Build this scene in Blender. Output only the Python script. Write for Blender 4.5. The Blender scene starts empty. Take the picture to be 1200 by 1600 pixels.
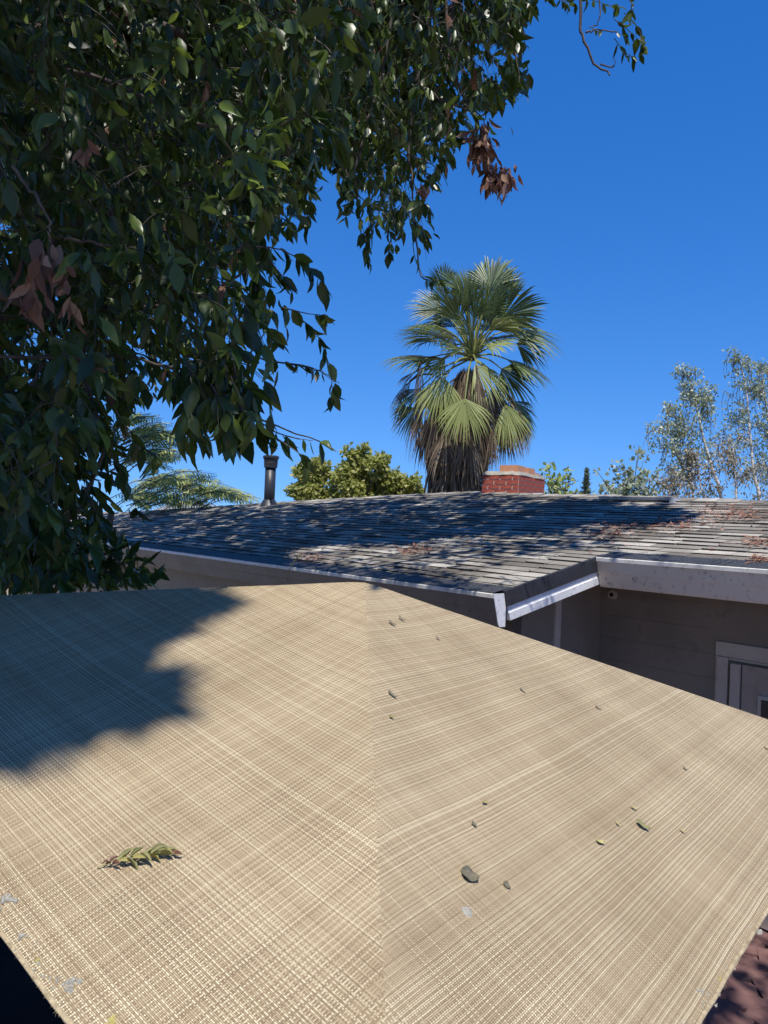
import bpy, bmesh, math, random
import numpy as np
from mathutils import Vector, Matrix

random.seed(7); rng = np.random.default_rng(7)
S = bpy.context.scene
COL = S.collection

# ------------------------------------------------------------------ camera
CAM = np.array([0., 0., 3.0]); F = 1200.0
TH, RO = 0.0125, 0.04
_r = np.array([1., 0, 0]); _u = np.array([0, -math.sin(TH), math.cos(TH)]); _f = np.array([0, math.cos(TH), math.sin(TH)])
RIGHT = _r*math.cos(RO) + _u*math.sin(RO); UP = -_r*math.sin(RO) + _u*math.cos(RO); FWD = _f
cd = bpy.data.cameras.new('camera'); cam = bpy.data.objects.new('camera', cd); COL.objects.link(cam)
cam.matrix_world = Matrix(((RIGHT[0], UP[0], -FWD[0], CAM[0]), (RIGHT[1], UP[1], -FWD[1], CAM[1]),
                           (RIGHT[2], UP[2], -FWD[2], CAM[2]), (0, 0, 0, 1)))
cd.sensor_fit = 'VERTICAL'; cd.sensor_height = 36; cd.lens = 36*F/1600; cd.clip_start = 0.05; cd.clip_end = 3000
cd.dof.use_dof = True; cd.dof.focus_distance = 3.2; cd.dof.aperture_fstop = 20.0
S.camera = cam
S.render.resolution_x, S.render.resolution_y = 768, 1024

# ------------------------------------------------------------------ world, sun, exposure
SUN = Vector((0.0, -0.42, 0.90)).normalized()
W = bpy.data.worlds.new('World'); S.world = W; W.use_nodes = True
nt = W.node_tree; nt.nodes.clear()
sky = nt.nodes.new('ShaderNodeTexSky'); sky.sky_type = 'NISHITA'; sky.sun_disc = False
sky.sun_elevation = math.asin(SUN.z); sky.sun_rotation = math.atan2(SUN.x, SUN.y)
sky.altitude = 300; sky.air_density = 1.25; sky.dust_density = 0.1; sky.ozone_density = 3.5
bg = nt.nodes.new('ShaderNodeBackground'); bg.inputs['Strength'].default_value = 0.125
wo = nt.nodes.new('ShaderNodeOutputWorld')
tcw = nt.nodes.new('ShaderNodeTexCoord'); mpw = nt.nodes.new('ShaderNodeMapping'); mpw.inputs['Scale'].default_value = (1, 1, .9); mpw.inputs['Location'].default_value = (0, 0, .14)
nv = nt.nodes.new('ShaderNodeVectorMath'); nv.operation = 'NORMALIZE'; nt.links.new(tcw.outputs['Generated'], mpw.inputs[0]); nt.links.new(mpw.outputs[0], nv.inputs[0]); nt.links.new(nv.outputs[0], sky.inputs[0])
hs = nt.nodes.new('ShaderNodeHueSaturation'); hs.inputs['Saturation'].default_value = 1.36; nt.links.new(sky.outputs[0], hs.inputs['Color'])
tn = nt.nodes.new('ShaderNodeMix'); tn.data_type = 'RGBA'; tn.blend_type = 'MULTIPLY'; tn.inputs[0].default_value = 1; tn.inputs[7].default_value = (.76, .88, 1.18, 1)
nt.links.new(hs.outputs[0], tn.inputs[6]); nt.links.new(tn.outputs[2], bg.inputs[0]); nt.links.new(bg.outputs[0], wo.inputs[0])
sl = bpy.data.lights.new('sun', 'SUN'); sl.energy = 5.0; sl.angle = math.radians(0.53); sl.color = (1, 0.95, 0.87)
so = bpy.data.objects.new('sun', sl); COL.objects.link(so)
so.rotation_euler = SUN.to_track_quat('Z', 'Y').to_euler(); so.location = (0, -5, 20)
S.view_settings.view_transform = 'Standard'; S.view_settings.look = 'None'
S.view_settings.exposure = 0.25; S.view_settings.gamma = 1.0; S.view_settings.use_curve_mapping = False

# ------------------------------------------------------------------ helpers
def V3(a): return np.array(a, float)
def ray(px, py): return FWD + (px-600)/F*RIGHT + (800-py)/F*UP
def at(px, py, y):
    r = ray(px, py); return CAM + r*(y/r[1])
def onplane(px, py, p0, n):
    r = ray(px, py); return CAM + r*(np.dot(V3(p0)-CAM, n)/np.dot(r, n))
def norm(v): v = V3(v); return v/np.linalg.norm(v, axis=-1, keepdims=True)

def mesh(name, v, f, uv=None, smooth=False):
    me = bpy.data.meshes.new(name); me.from_pydata([tuple(map(float, p)) for p in v], [], [tuple(map(int, q)) for q in f])
    if uv is not None:
        l = me.uv_layers.new(name='UVMap')
        vi = np.empty(len(me.loops), int); me.loops.foreach_get('vertex_index', vi)
        l.data.foreach_set('uv', np.asarray(uv, np.float32)[vi].ravel())
    if smooth: me.polygons.foreach_set('use_smooth', [True]*len(me.polygons))
    me.update(); return me
def bigmesh(name, v, f, smooth=False):          # v (N,3), f (M,4) or (M,3)
    me = bpy.data.meshes.new(name); k = f.shape[1]
    me.vertices.add(len(v)); me.vertices.foreach_set('co', v.astype(np.float32).ravel())
    me.loops.add(f.size); me.loops.foreach_set('vertex_index', f.astype(np.int32).ravel())
    me.polygons.add(len(f)); me.polygons.foreach_set('loop_start', np.arange(0, f.size, k, dtype=np.int32))
    if smooth: me.polygons.foreach_set('use_smooth', np.ones(len(f), bool))
    me.update(calc_edges=True); return me
def ob(name, me, mat=None, parent=None, kind=None, label=None):
    o = bpy.data.objects.new(name, me); COL.objects.link(o)
    if mat is not None and me is not None and len(me.materials) == 0: me.materials.append(mat)
    if parent is not None: o.parent = parent; o.matrix_parent_inverse = parent.matrix_basis.inverted()
    if kind: o['kind'] = kind
    if label: o['label'] = label
    return o
def tag(o, label=None, cat=None, group=None, kind=None):
    if label: o['label'] = label
    if cat: o['category'] = cat
    if group: o['group'] = group
    if kind: o['kind'] = kind
    return o
def thing(name, loc, label, cat, group=None):
    o = bpy.data.objects.new(name, None); COL.objects.link(o); o.location = loc; o.empty_display_size = .1
    bpy.context.view_layer.update(); return tag(o, label, cat, group)

class MB:
    def __init__(s): s.v = []; s.f = []
    def add(s, v, f): b = len(s.v); s.v += [tuple(map(float, p)) for p in v]; s.f += [tuple(i+b for i in q) for q in f]; return s
    def box(s, o, ax, ay, az):        # corner o and three edge vectors
        o, ax, ay, az = V3(o), V3(ax), V3(ay), V3(az)
        c = [o, o+ax, o+ax+ay, o+ay]; c += [p+az for p in c]
        return s.add(c, [(0, 3, 2, 1), (4, 5, 6, 7), (0, 1, 5, 4), (1, 2, 6, 5), (2, 3, 7, 6), (3, 0, 4, 7)])
    def prism(s, prof, vec):          # profile points extruded along vec
        n = len(prof); vec = V3(vec)
        return s.add(list(prof)+[V3(p)+vec for p in prof],
                     [tuple(range(n))[::-1], tuple(range(n, 2*n))]+[(i, (i+1) % n, n+(i+1) % n, n+i) for i in range(n)])
    def lathe(s, c, prof, n=20):      # prof [(r,z)]
        c = V3(c); m = len(prof)
        vs = [c+V3((r*math.cos(2*math.pi*i/n), r*math.sin(2*math.pi*i/n), z)) for (r, z) in prof for i in range(n)]
        fs = [(j*n+i, j*n+(i+1) % n, (j+1)*n+(i+1) % n, (j+1)*n+i) for j in range(m-1) for i in range(n)]
        fs += [tuple(range(n))[::-1], tuple(range((m-1)*n, m*n))]
        return s.add(vs, fs)
    def build(s, name, mat, parent=None, smooth=False, **k): return ob(name, mesh(name, s.v, s.f, smooth=smooth), mat, parent, **k)
def recalc(me):
    b = bmesh.new(); b.from_mesh(me); bmesh.ops.recalc_face_normals(b, faces=b.faces); b.to_mesh(me); b.free()
def bevel(o, w=.004, seg=2):
    m = o.modifiers.new('bevel', 'BEVEL'); m.width = w; m.segments = seg; m.limit_method = 'ANGLE'; return o

def tubes(P, R, sides=4):             # P (N,K,3) R (N,K)
    P = np.asarray(P, float); R = np.asarray(R, float); N, K, _ = P.shape
    T = np.gradient(P, axis=1); T /= np.linalg.norm(T, axis=2, keepdims=True)+1e-9
    ref = np.where(np.abs(T[..., 2:3]) > .9, np.array([1., 0, 0]), np.array([0, 0, 1.]))
    A = np.cross(T, ref); A /= np.linalg.norm(A, axis=2, keepdims=True); B = np.cross(T, A)
    a = np.arange(sides)*2*np.pi/sides
    v = P[:, :, None]+R[:, :, None, None]*(A[:, :, None]*np.cos(a)[None, None, :, None]+B[:, :, None]*np.sin(a)[None, None, :, None])
    v = v.reshape(-1, 3)
    j, i = np.meshgrid(np.arange(K-1), np.arange(sides), indexing='ij')
    f = np.stack([j*sides+i, j*sides+(i+1) % sides, (j+1)*sides+(i+1) % sides, (j+1)*sides+i], -1).reshape(-1, 4)
    f = (f[None]+(np.arange(N)*K*sides)[:, None, None]).reshape(-1, 4)
    return v, f
def curve_pts(pts, n):
    p = V3(pts); m = len(p); t = np.linspace(0, m-1, n); out = []
    for x in t:
        i = min(int(x), m-2); u = x-i
        p0, p1, p2, p3 = p[max(i-1, 0)], p[i], p[i+1], p[min(i+2, m-1)]
        out.append(.5*((2*p1)+(-p0+p2)*u+(2*p0-5*p1+4*p2-p3)*u*u+(-p0+3*p1-3*p2+p3)*u**3))
    return np.array(out)
def tube(name, pts, r0, r1, mat, parent=None, n=14, sides=7, wob=0, **k):
    P = curve_pts(pts, n)
    if wob: P[1:-1] += rng.normal(0, wob, (n-2, 3))
    v, f = tubes(P[None], np.linspace(r0, r1, n)[None], sides)
    return ob(name, bigmesh(name, v, f, True), mat, parent, **k)

LEAF_V = V3([(0, 0, 0), (.22, .14, .035), (.22, 0, 0), (.22, -.14, .035), (.5, .21, .05), (.5, 0, -.005), (.5, -.21, .05),
             (.78, .13, .01), (.78, 0, -.04), (.78, -.13, .01), (1.05, 0, -.12)])
LEAF_F = np.array([(0, 2, 1, 1), (0, 3, 2, 2), (1, 2, 5, 4), (2, 3, 6, 5), (4, 5, 8, 7), (5, 6, 9, 8), (7, 8, 10, 10), (8, 9, 10, 10)])
LEAF_T = np.array([(0, 2, 1), (0, 3, 2), (1, 2, 5), (1, 5, 4), (2, 3, 6), (2, 6, 5), (4, 5, 8), (4, 8, 7), (5, 6, 9), (5, 9, 8), (7, 8, 10), (8, 9, 10)])
DIA_V = V3([(0, 0, 0), (.45, .24, .03), (1, 0, -.06), (.45, -.24, .03)]); DIA_T = np.array([(0, 3, 1), (3, 2, 1)])
def frames(D, Nn):
    D = norm(D); Y = norm(np.cross(Nn, D)); Z = np.cross(D, Y); return D, Y, Z
def leaves(O, D, Nn, L, tv=LEAF_V, tf=LEAF_T, wide=1.0):
    X, Y, Z = frames(D, Nn); L = np.asarray(L)[:, None, None]; wide = np.broadcast_to(np.asarray(wide, float), (len(O),))[:, None, None]
    v = O[:, None]+L*(tv[None, :, 0:1]*X[:, None]+wide*tv[None, :, 1:2]*Y[:, None]+tv[None, :, 2:3]*Z[:, None])
    f = tf[None]+(np.arange(len(O))*len(tv))[:, None, None]
    return v.reshape(-1, 3), f.reshape(-1, tf.shape[1])
def twigs(O, D, L, nl=9, leaf=.085, droop=.5, hang=.8, K=5, spread=.8):
    """N twigs from O in direction D: returns twig polylines and leaf arrays"""
    N = len(O); D = norm(D); L = np.asarray(L)
    def P(t): return O[:, None]+D[:, None]*(L[:, None]*t)[..., None]+np.array([0, 0, -1.])*(droop*L[:, None]*t*t)[..., None]
    t = np.broadcast_to(np.linspace(0, 1, K), (N, K)); poly = P(t)
    tl = np.sort(rng.uniform(.15, 1.0, (N, nl)), axis=1); base = P(tl)
    T = norm(D[:, None]+np.array([0, 0, -1.])*(2*droop*tl)[..., None])
    rnd = norm(rng.normal(0, 1, (N, nl, 3)))
    d = norm(T*.5+rnd*spread+np.array([0, 0, -1.])*hang)
    n = norm(rng.normal(0, 1, (N, nl, 3))+np.array([0, -.4, .7]))
    l = leaf*rng.uniform(.45, 1.35, (N, nl))
    base = base+d*l[..., None]*.15
    return poly, base.reshape(-1, 3), d.reshape(-1, 3), n.reshape(-1, 3), l.ravel()

def kid(o): o.matrix_parent_inverse = Matrix.Identity(4); return o      # child of a part whose own world matrix is the identity

# ------------------------------------------------------------------ materials
def mat(name, rough=.7, spec=.4):
    m = bpy.data.materials.new(name); m.use_nodes = True; n = m.node_tree; b = n.nodes['Principled BSDF']
    b.inputs['Roughness'].default_value = rough; b.inputs['Specular IOR Level'].default_value = spec
    return m, n, b
def N(nt, t, **k):
    n = nt.nodes.new(t)
    for a, b in k.items():
        if a in n.inputs and not hasattr(n, a): n.inputs[a].default_value = b
        elif hasattr(n, a): setattr(n, a, b)
        else: n.inputs[a].default_value = b
    return n
def ramp(nt, src, stops):
    r = nt.nodes.new('ShaderNodeValToRGB'); e = r.color_ramp.elements
    while len(e) < len(stops): e.new(.5)
    for i, (p, c) in enumerate(stops): e[i].position = p; e[i].color = (*c, 1)
    nt.links.new(src, r.inputs[0]); return r.outputs[0]
def mth(nt, op, a, b=None, c=None):
    m = nt.nodes.new('ShaderNodeMath'); m.operation = op
    for i, x in enumerate((a, b, c)):
        if x is None: continue
        if isinstance(x, (int, float)): m.inputs[i].default_value = x
        else: nt.links.new(x, m.inputs[i])
    return m.outputs[0]
def mixc(nt, f, a, b, mode='MIX'):
    m = nt.nodes.new('ShaderNodeMix'); m.data_type = 'RGBA'; m.blend_type = mode
    for s, x in ((0, f), (6, a), (7, b)):
        if isinstance(x, (int, float)): m.inputs[s].default_value = x
        elif isinstance(x, tuple): m.inputs[s].default_value = (*x, 1)
        else: nt.links.new(x, m.inputs[s])
    return m.outputs[2]
def bump(nt, b, h, strength=.4, dist=.01):
    n = nt.nodes.new('ShaderNodeBump'); n.inputs['Strength'].default_value = strength; n.inputs['Distance'].default_value = dist
    nt.links.new(h, n.inputs['Height']); nt.links.new(n.outputs[0], b.inputs['Normal'])
def rough_mat(name, stops, scale=6, rough=.75, spec=.3, bs=.3, bd=.004, detail=6, stretch=None, coord='Object'):
    m, nt, b = mat(name, rough, spec)
    tc = N(nt, 'ShaderNodeTexCoord'); src = tc.outputs[coord]
    if stretch:
        mp = N(nt, 'ShaderNodeMapping'); mp.inputs['Scale'].default_value = stretch; nt.links.new(src, mp.inputs[0]); src = mp.outputs[0]
    n1 = N(nt, 'ShaderNodeTexNoise', Scale=scale, Detail=detail, Roughness=.65); nt.links.new(src, n1.inputs[0])
    nt.links.new(ramp(nt, n1.outputs[0], stops), b.inputs['Base Color'])
    n2 = N(nt, 'ShaderNodeTexNoise', Scale=scale*8, Detail=4); nt.links.new(src, n2.inputs[0]); bump(nt, b, n2.outputs[0], bs, bd)
    return m
def leaf_mat(name, stops, rough=.4, trans=.35, tcol=(.25, .4, .05), spec=.5):
    m, nt, b = mat(name, rough, spec)
    g = N(nt, 'ShaderNodeNewGeometry'); oi = N(nt, 'ShaderNodeObjectInfo')
    r = mth(nt, 'FRACT', mth(nt, 'ADD', g.outputs['Random Per Island'], oi.outputs['Random']))
    col = ramp(nt, r, stops); nt.links.new(col, b.inputs['Base Color'])
    tr = N(nt, 'ShaderNodeBsdfTranslucent'); nt.links.new(mixc(nt, .6, col, tcol), tr.inputs[0])
    mx = N(nt, 'ShaderNodeMixShader'); mx.inputs[0].default_value = trans
    nt.links.new(b.outputs[0], mx.inputs[1]); nt.links.new(tr.outputs[0], mx.inputs[2])
    nt.links.new(mx.outputs[0], nt.nodes['Material Output'].inputs[0]); return m

M = {}
M['leaf'] = leaf_mat('tree_leaf', [(0, (.018, .032, .007)), (.5, (.04, .064, .012)), (.9, (.075, .11, .025)), (1, (.10, .15, .03))], .36, .18, (.2, .32, .03), .4)
M['leaf_dead'] = leaf_mat('dead_leaf', [(0, (.12, .06, .045)), (.5, (.24, .13, .09)), (1, (.38, .24, .17))], .7, .2, (.3, .12, .06), .2)
M['leaf_young_sunlit'] = leaf_mat('young_sunlit_leaf', [(0, (.07, .12, .025)), (1, (.17, .24, .05))], .35, .4, (.4, .5, .05))
M['bark'] = rough_mat('bark', [(.3, (.045, .035, .03)), (.7, (.13, .11, .095))], 9, .85, .2, .6, .01, stretch=(1, 1, .3))
M['twig'] = rough_mat('twig_bark', [(.3, (.05, .04, .035)), (.7, (.13, .11, .095))], 20, .8, .2)
M['palm_leaf'] = leaf_mat('palm_leaf', [(0, (.04, .06, .022)), (.6, (.09, .125, .04)), (1, (.2, .235, .09))], .38, .15, (.3, .4, .06))
M['palm_leaf2'] = leaf_mat('palm_leaf_sunlit', [(0, (.20, .24, .06)), (1, (.40, .42, .15))], .4, .35, (.4, .45, .1))  # lower fans: the sunlight on them is put into this lighter colour
M['palm_dead'] = leaf_mat('palm_dead', [(0, (.07, .052, .038)), (.6, (.17, .13, .09)), (1, (.36, .28, .19))], .8, .2, (.3, .2, .1), .15)
M['petiole'] = rough_mat('petiole', [(.3, (.14, .17, .04)), (.7, (.25, .25, .08))], 6, .5)
M['oak_leaf'] = leaf_mat('yellowgreen_leaf', [(0, (.22, .25, .06)), (.5, (.36, .38, .11)), (1, (.52, .48, .18))], .55, .5, (.35, .4, .05))
M['feather_leaf'] = leaf_mat('feather_leaf', [(0, (.22, .27, .07)), (.6, (.36, .41, .12)), (1, (.48, .52, .17))], .5, .4, (.3, .42, .1))
M['birch_leaf'] = leaf_mat('birch_leaf', [(0, (.22, .27, .18)), (.6, (.38, .43, .31)), (1, (.6, .64, .52))], .4, .45, (.3, .35, .1))
M['birch_dry'] = leaf_mat('birch_dry_leaf', [(0, (.26, .23, .17)), (1, (.42, .38, .29))], .7, .3, (.3, .25, .1))
M['cypress'] = leaf_mat('cypress_leaf', [(0, (.03, .05, .03)), (1, (.07, .09, .05))], .7, .1)
M['birch_bark'] = rough_mat('birch_bark', [(.38, (.2, .17, .15)), (.5, (.62, .58, .54)), (.8, (.75, .72, .68))], 5, .7, .3, stretch=(1, 1, 3))

def fabric():
    m, nt, b = mat('woven_sling_fabric', .75, .25)
    uv = N(nt, 'ShaderNodeUVMap'); sp = N(nt, 'ShaderNodeSeparateXYZ'); nt.links.new(uv.outputs[0], sp.inputs[0])
    per = 1/.0029; sl_ = N(nt, 'ShaderNodeAttribute'); sl_.attribute_name = 'cross'; sl_.attribute_type = 'OBJECT'
    nz = N(nt, 'ShaderNodeTexNoise', Scale=2.2, Detail=3); nt.links.new(uv.outputs[0], nz.inputs[0])
    wob = mth(nt, 'MULTIPLY', mth(nt, 'SUBTRACT', nz.outputs[0], .5), .012)
    U = mth(nt, 'MULTIPLY', mth(nt, 'ADD', sp.outputs[0], wob), per); Vv = mth(nt, 'MULTIPLY', mth(nt, 'ADD', sp.outputs[1], wob), per)
    def thread(c, seed):       # per thread tone, slowly varying along groups of threads
        fl = mth(nt, 'FLOOR', c)
        w = N(nt, 'ShaderNodeTexWhiteNoise'); w.noise_dimensions = '1D'; nt.links.new(mth(nt, 'ADD', fl, seed), w.inputs['W'])
        n = N(nt, 'ShaderNodeTexNoise', Scale=.6, Detail=1, Roughness=.7); n.noise_dimensions = '1D'; nt.links.new(mth(nt, 'ADD', fl, seed*3.1), n.inputs['W'])
        return mth(nt, 'ADD', mth(nt, 'ADD', mth(nt, 'MULTIPLY', w.outputs['Value'], .46), .14), mth(nt, 'MULTIPLY', n.outputs[0], .24)), fl
    tu, fu = thread(U, 11.0); tv, fv = thread(Vv, 57.0)
    rib = mth(nt, 'SUBTRACT', mth(nt, 'GREATER_THAN', mth(nt, 'FRACT', mth(nt, 'DIVIDE', mth(nt, 'ADD', fv, .5), 3.0)), .34), .62)
    ribu = mth(nt, 'SUBTRACT', mth(nt, 'GREATER_THAN', mth(nt, 'FRACT', mth(nt, 'DIVIDE', mth(nt, 'ADD', fu, .5), 4.0)), .3), .7)
    tv = mth(nt, 'ADD', tv, mth(nt, 'MULTIPLY', rib, .44)); tu = mth(nt, 'ADD', tu, mth(nt, 'MULTIPLY', ribu, -.40))
    chk = mth(nt, 'MODULO', mth(nt, 'ADD', mth(nt, 'ADD', fu, fv), 10000.0), 2.0)
    stops = [(.15, (.30, .215, .13)), (.42, (.44, .34, .205)), (.66, (.60, .49, .31)), (.88, (.85, .755, .51))]
    tu = mth(nt, 'ADD', mth(nt, 'MULTIPLY', mth(nt, 'SUBTRACT', tu, .5), sl_.outputs['Fac']), .5)
    cu = ramp(nt, tu, stops); cv = ramp(nt, tv, stops)
    base = mixc(nt, chk, cu, cv)
    # yarn roundness -> gaps between yarns
    fx = mth(nt, 'ABSOLUTE', mth(nt, 'SUBTRACT', mth(nt, 'FRACT', U), .5)); fy = mth(nt, 'ABSOLUTE', mth(nt, 'SUBTRACT', mth(nt, 'FRACT', Vv), .5))
    gx = mth(nt, 'SUBTRACT', 1.0, mth(nt, 'MULTIPLY', mth(nt, 'POWER', mth(nt, 'MULTIPLY', fx, 2.0), 4.0), 1.0))
    gy = mth(nt, 'SUBTRACT', 1.0, mth(nt, 'MULTIPLY', mth(nt, 'POWER', mth(nt, 'MULTIPLY', fy, 2.0), 4.0), 1.0))
    h = mth(nt, 'MULTIPLY', gx, gy)
    gap = mixc(nt, h, (.10, .07, .045), base)
    st = N(nt, 'ShaderNodeTexNoise', Scale=3.0, Detail=5); nt.links.new(uv.outputs[0], st.inputs[0])
    dirt = ramp(nt, st.outputs[0], [(.3, (.80, .78, .75)), (.6, (1, 1, 1))])
    nt.links.new(mixc(nt, 1.0, gap, dirt, 'MULTIPLY'), b.inputs['Base Color'])
    bump(nt, b, h, .6, .0012)
    return m
M['fabric'] = fabric()
M['hem'] = rough_mat('hem_webbing', [(.3, (.22, .17, .10)), (.55, (.40, .32, .20)), (.8, (.55, .46, .30))], 60, .8, .2, .6, .002)
M['lichen'] = rough_mat('lichen', [(.3, (.20, .19, .15)), (.55, (.42, .40, .34)), (.8, (.62, .60, .53))], 240, .9, .1, .8, .002)
M['lichen_t'] = rough_mat('hem_grime', [(.3, (.16, .14, .10)), (.55, (.34, .31, .23)), (.8, (.55, .51, .42))], 200, .9, .1)
M['lichen_y'] = rough_mat('lichen_yellow', [(.3, (.35, .3, .08)), (.7, (.55, .5, .2))], 150, .9, .1, .8, .002)
M['pole'] = rough_mat('pole_bronze', [(.3, (.04, .03, .025)), (.7, (.07, .055, .045))], 5, .4)
def shingle_mat():
    m, nt, b = mat('asphalt_shingle', .9, .15)
    g = N(nt, 'ShaderNodeNewGeometry'); oi = N(nt, 'ShaderNodeObjectInfo')
    r = mth(nt, 'FRACT', mth(nt, 'ADD', g.outputs['Random Per Island'], oi.outputs['Random']))
    col = ramp(nt, r, [(0, (.16, .145, .125)), (.4, (.28, .26, .225)), (.8, (.40, .375, .33)), (1, (.52, .49, .43))])
    n = N(nt, 'ShaderNodeTexNoise', Scale=260, Detail=2); nt.links.new(g.outputs['Position'], n.inputs[0])
    n2 = N(nt, 'ShaderNodeTexNoise', Scale=2.2, Detail=6); nt.links.new(g.outputs['Position'], n2.inputs[0])
    col = mixc(nt, 1.0, col, ramp(nt, n.outputs[0], [(.3, (.45, .45, .45)), (.6, (1.15, 1.15, 1.15))]), 'MULTIPLY')
    col = mixc(nt, 1.0, col, ramp(nt, n2.outputs[0], [(.3, (.62, .60, .58)), (.65, (1.1, 1.1, 1.1))]), 'MULTIPLY')
    nt.links.new(col, b.inputs['Base Color']); bump(nt, b, n.outputs[0], .5, .003); return m
M['shingle'] = shingle_mat()
M['deck'] = rough_mat('roof_felt', [(.3, (.03, .03, .03)), (.7, (.06, .06, .06))], 4, .95, .1)
M['dripblack'] = rough_mat('dark_rake_edge', [(.3, (.022, .022, .026)), (.7, (.04, .04, .046))], 12, .7, .3)
def paint(name, a, bcol, dirt=(.12, .10, .085), sc=14, amt=(.56, .7)):
    m, nt, b = mat(name, .55, .4); tc = N(nt, 'ShaderNodeTexCoord')
    n1 = N(nt, 'ShaderNodeTexNoise', Scale=2.5, Detail=5); nt.links.new(tc.outputs['Object'], n1.inputs[0])
    n2 = N(nt, 'ShaderNodeTexNoise', Scale=sc, Detail=8, Roughness=.7); nt.links.new(tc.outputs['Object'], n2.inputs[0])
    c = ramp(nt, n1.outputs[0], [(.35, a), (.65, bcol)])
    f = ramp(nt, n2.outputs[0], [(amt[0], (0, 0, 0)), (amt[1], (.8, .8, .8))])
    nt.links.new(mixc(nt, f, c, dirt), b.inputs['Base Color']); bump(nt, b, n2.outputs[0], .15, .002); return m
M['gutter'] = paint('gutter_paint', (.76, .64, .50), (.82, .70, .56))
M['gutter_shaded'] = paint('shaded_brown_gutter_paint', (.17, .14, .115), (.23, .19, .155), (.09, .075, .06), 18)  # left gutter copy: dirt and the shade on it both put into the colour
M['lip'] = paint('gutter_lip_paint', (.62, .61, .58), (.72, .71, .68), (.25, .24, .22), 22, (.5, .75))
M['white'] = paint('white_trim_paint', (.62, .62, .62), (.74, .74, .73), (.3, .3, .3), 26, (.52, .72))
M['wall'] = paint('wall_paint', (.20, .165, .125), (.25, .20, .15), (.14, .115, .09), 5)
M['trim'] = paint('taupe_trim_paint', (.46, .38, .30), (.52, .44, .35), (.33, .26, .2), 8)
M['door'] = paint('door_paint', (.34, .27, .21), (.40, .32, .25), (.25, .18, .13), 5)
M['guard'] = rough_mat('gutter_guard_mesh', [(.45, (.012, .012, .013)), (.6, (.10, .10, .10))], 130, .6, .4, .6, .004)
M['soffit'] = paint('soffit_paint', (.10, .095, .09), (.13, .12, .115))
M['brick'] = rough_mat('red_brick', [(.25, (.22, .045, .03)), (.55, (.36, .085, .055)), (.8, (.46, .14, .09))], 14, .85, .2, .5, .004)
M['mortar'] = rough_mat('mortar', [(.3, (.5, .4, .34)), (.7, (.68, .58, .5))], 20, .9, .1)
M['cement'] = rough_mat('cement_cap', [(.3, (.24, .22, .18)), (.7, (.42, .39, .33))], 9, .9, .1, .8, .01)
M['clay'] = rough_mat('clay_flue', [(.3, (.5, .23, .12)), (.7, (.65, .33, .19))], 6, .8, .2)
M['socket_black'] = rough_mat('socket_black', [(.3, (.01, .01, .01)), (.7, (.02, .02, .02))], 6, .95, .1)
M['flue'] = rough_mat('black_flue_metal', [(.3, (.02, .022, .026)), (.7, (.035, .037, .042))], 8, .45, .5)
M['galv'] = rough_mat('galvanised', [(.3, (.3, .31, .33)), (.7, (.45, .46, .48))], 12, .45, .5)
M['needle'] = leaf_mat('dry_needle', [(0, (.14, .07, .05)), (.6, (.26, .13, .09)), (1, (.38, .24, .17))], .8, .1, (.3, .1, .05), .1)
M['straw'] = leaf_mat('straw_leaf', [(0, (.3, .26, .08)), (1, (.5, .45, .2))], .7, .2, (.4, .3, .1), .2)
M['greendry'] = leaf_mat('drying_green_leaf', [(0, (.16, .16, .06)), (1, (.32, .29, .13))], .6, .2)
M['olive'] = rough_mat('olive_leaf_bit', [(.3, (.10, .09, .06)), (.7, (.19, .17, .12))], 120, .7, .2)
M['ground'] = rough_mat('ground_earth', [(.3, (.20, .16, .11)), (.7, (.32, .26, .18))], .8, .95, .1)
M['stone'] = rough_mat('flagstone', [(.25, (.09, .045, .045)), (.55, (.15, .08, .075)), (.8, (.22, .12, .10))], 3, .8, .3, .5, .01)
M['joint'] = rough_mat('joint_sand', [(.3, (.16, .11, .11)), (.7, (.22, .16, .15))], 15, .95, .1)
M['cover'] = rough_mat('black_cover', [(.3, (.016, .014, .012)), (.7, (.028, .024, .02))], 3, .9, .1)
M['glass'] = mat('dark_glass', .08, .6)[0]; M['glass'].node_tree.nodes['Principled BSDF'].inputs['Base Color'].default_value = (.02, .022, .025, 1)

# ------------------------------------------------------------------ ground
g = MB(); R_ = 1500; g.add([(-R_, -R_, 0), (R_, -R_, 0), (R_, R_, 0), (-R_, R_, 0)], [(0, 1, 2, 3)])
tag(g.build('ground', M['ground']), kind='structure')
pv = MB(); pv.add([(-4, -3, .004), (6, -3, .004), (6, 7, .004), (-4, 7, .004)], [(0, 1, 2, 3)])
patio = tag(pv.build('patio', M['joint']), kind='structure')
def flagstones():
    meshes = []
    for k in range(5):
        n = random.choice((5, 6, 6, 7)); pts = []
        for i in range(n):
            a = 2*math.pi*(i+random.uniform(-.22, .22))/n; r = random.uniform(.19, .235); pts.append((r*math.cos(a), r*math.sin(a), 0))
        mb = MB(); mb.prism(pts, (0, 0, .022)); me = mesh('flagstone', mb.v, mb.f); recalc(me); me.materials.append(M['stone']); meshes.append(me)
    for i in range(14):
        for j in range(15):
            x = .9+i*.37+(j % 2)*.18; y = 2.6+j*.31
            if y > 6.6 or x > 5: continue
            o = ob('flagstone', meshes[(i*3+j*5) % 5], None, patio)
            o.location = (x+random.uniform(-.02, .02), y+random.uniform(-.02, .02), .006+random.uniform(0, .008)); o.rotation_euler = (random.uniform(-.01, .01), random.uniform(-.01, .01), random.uniform(0, 6.3))
flagstones()

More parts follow.
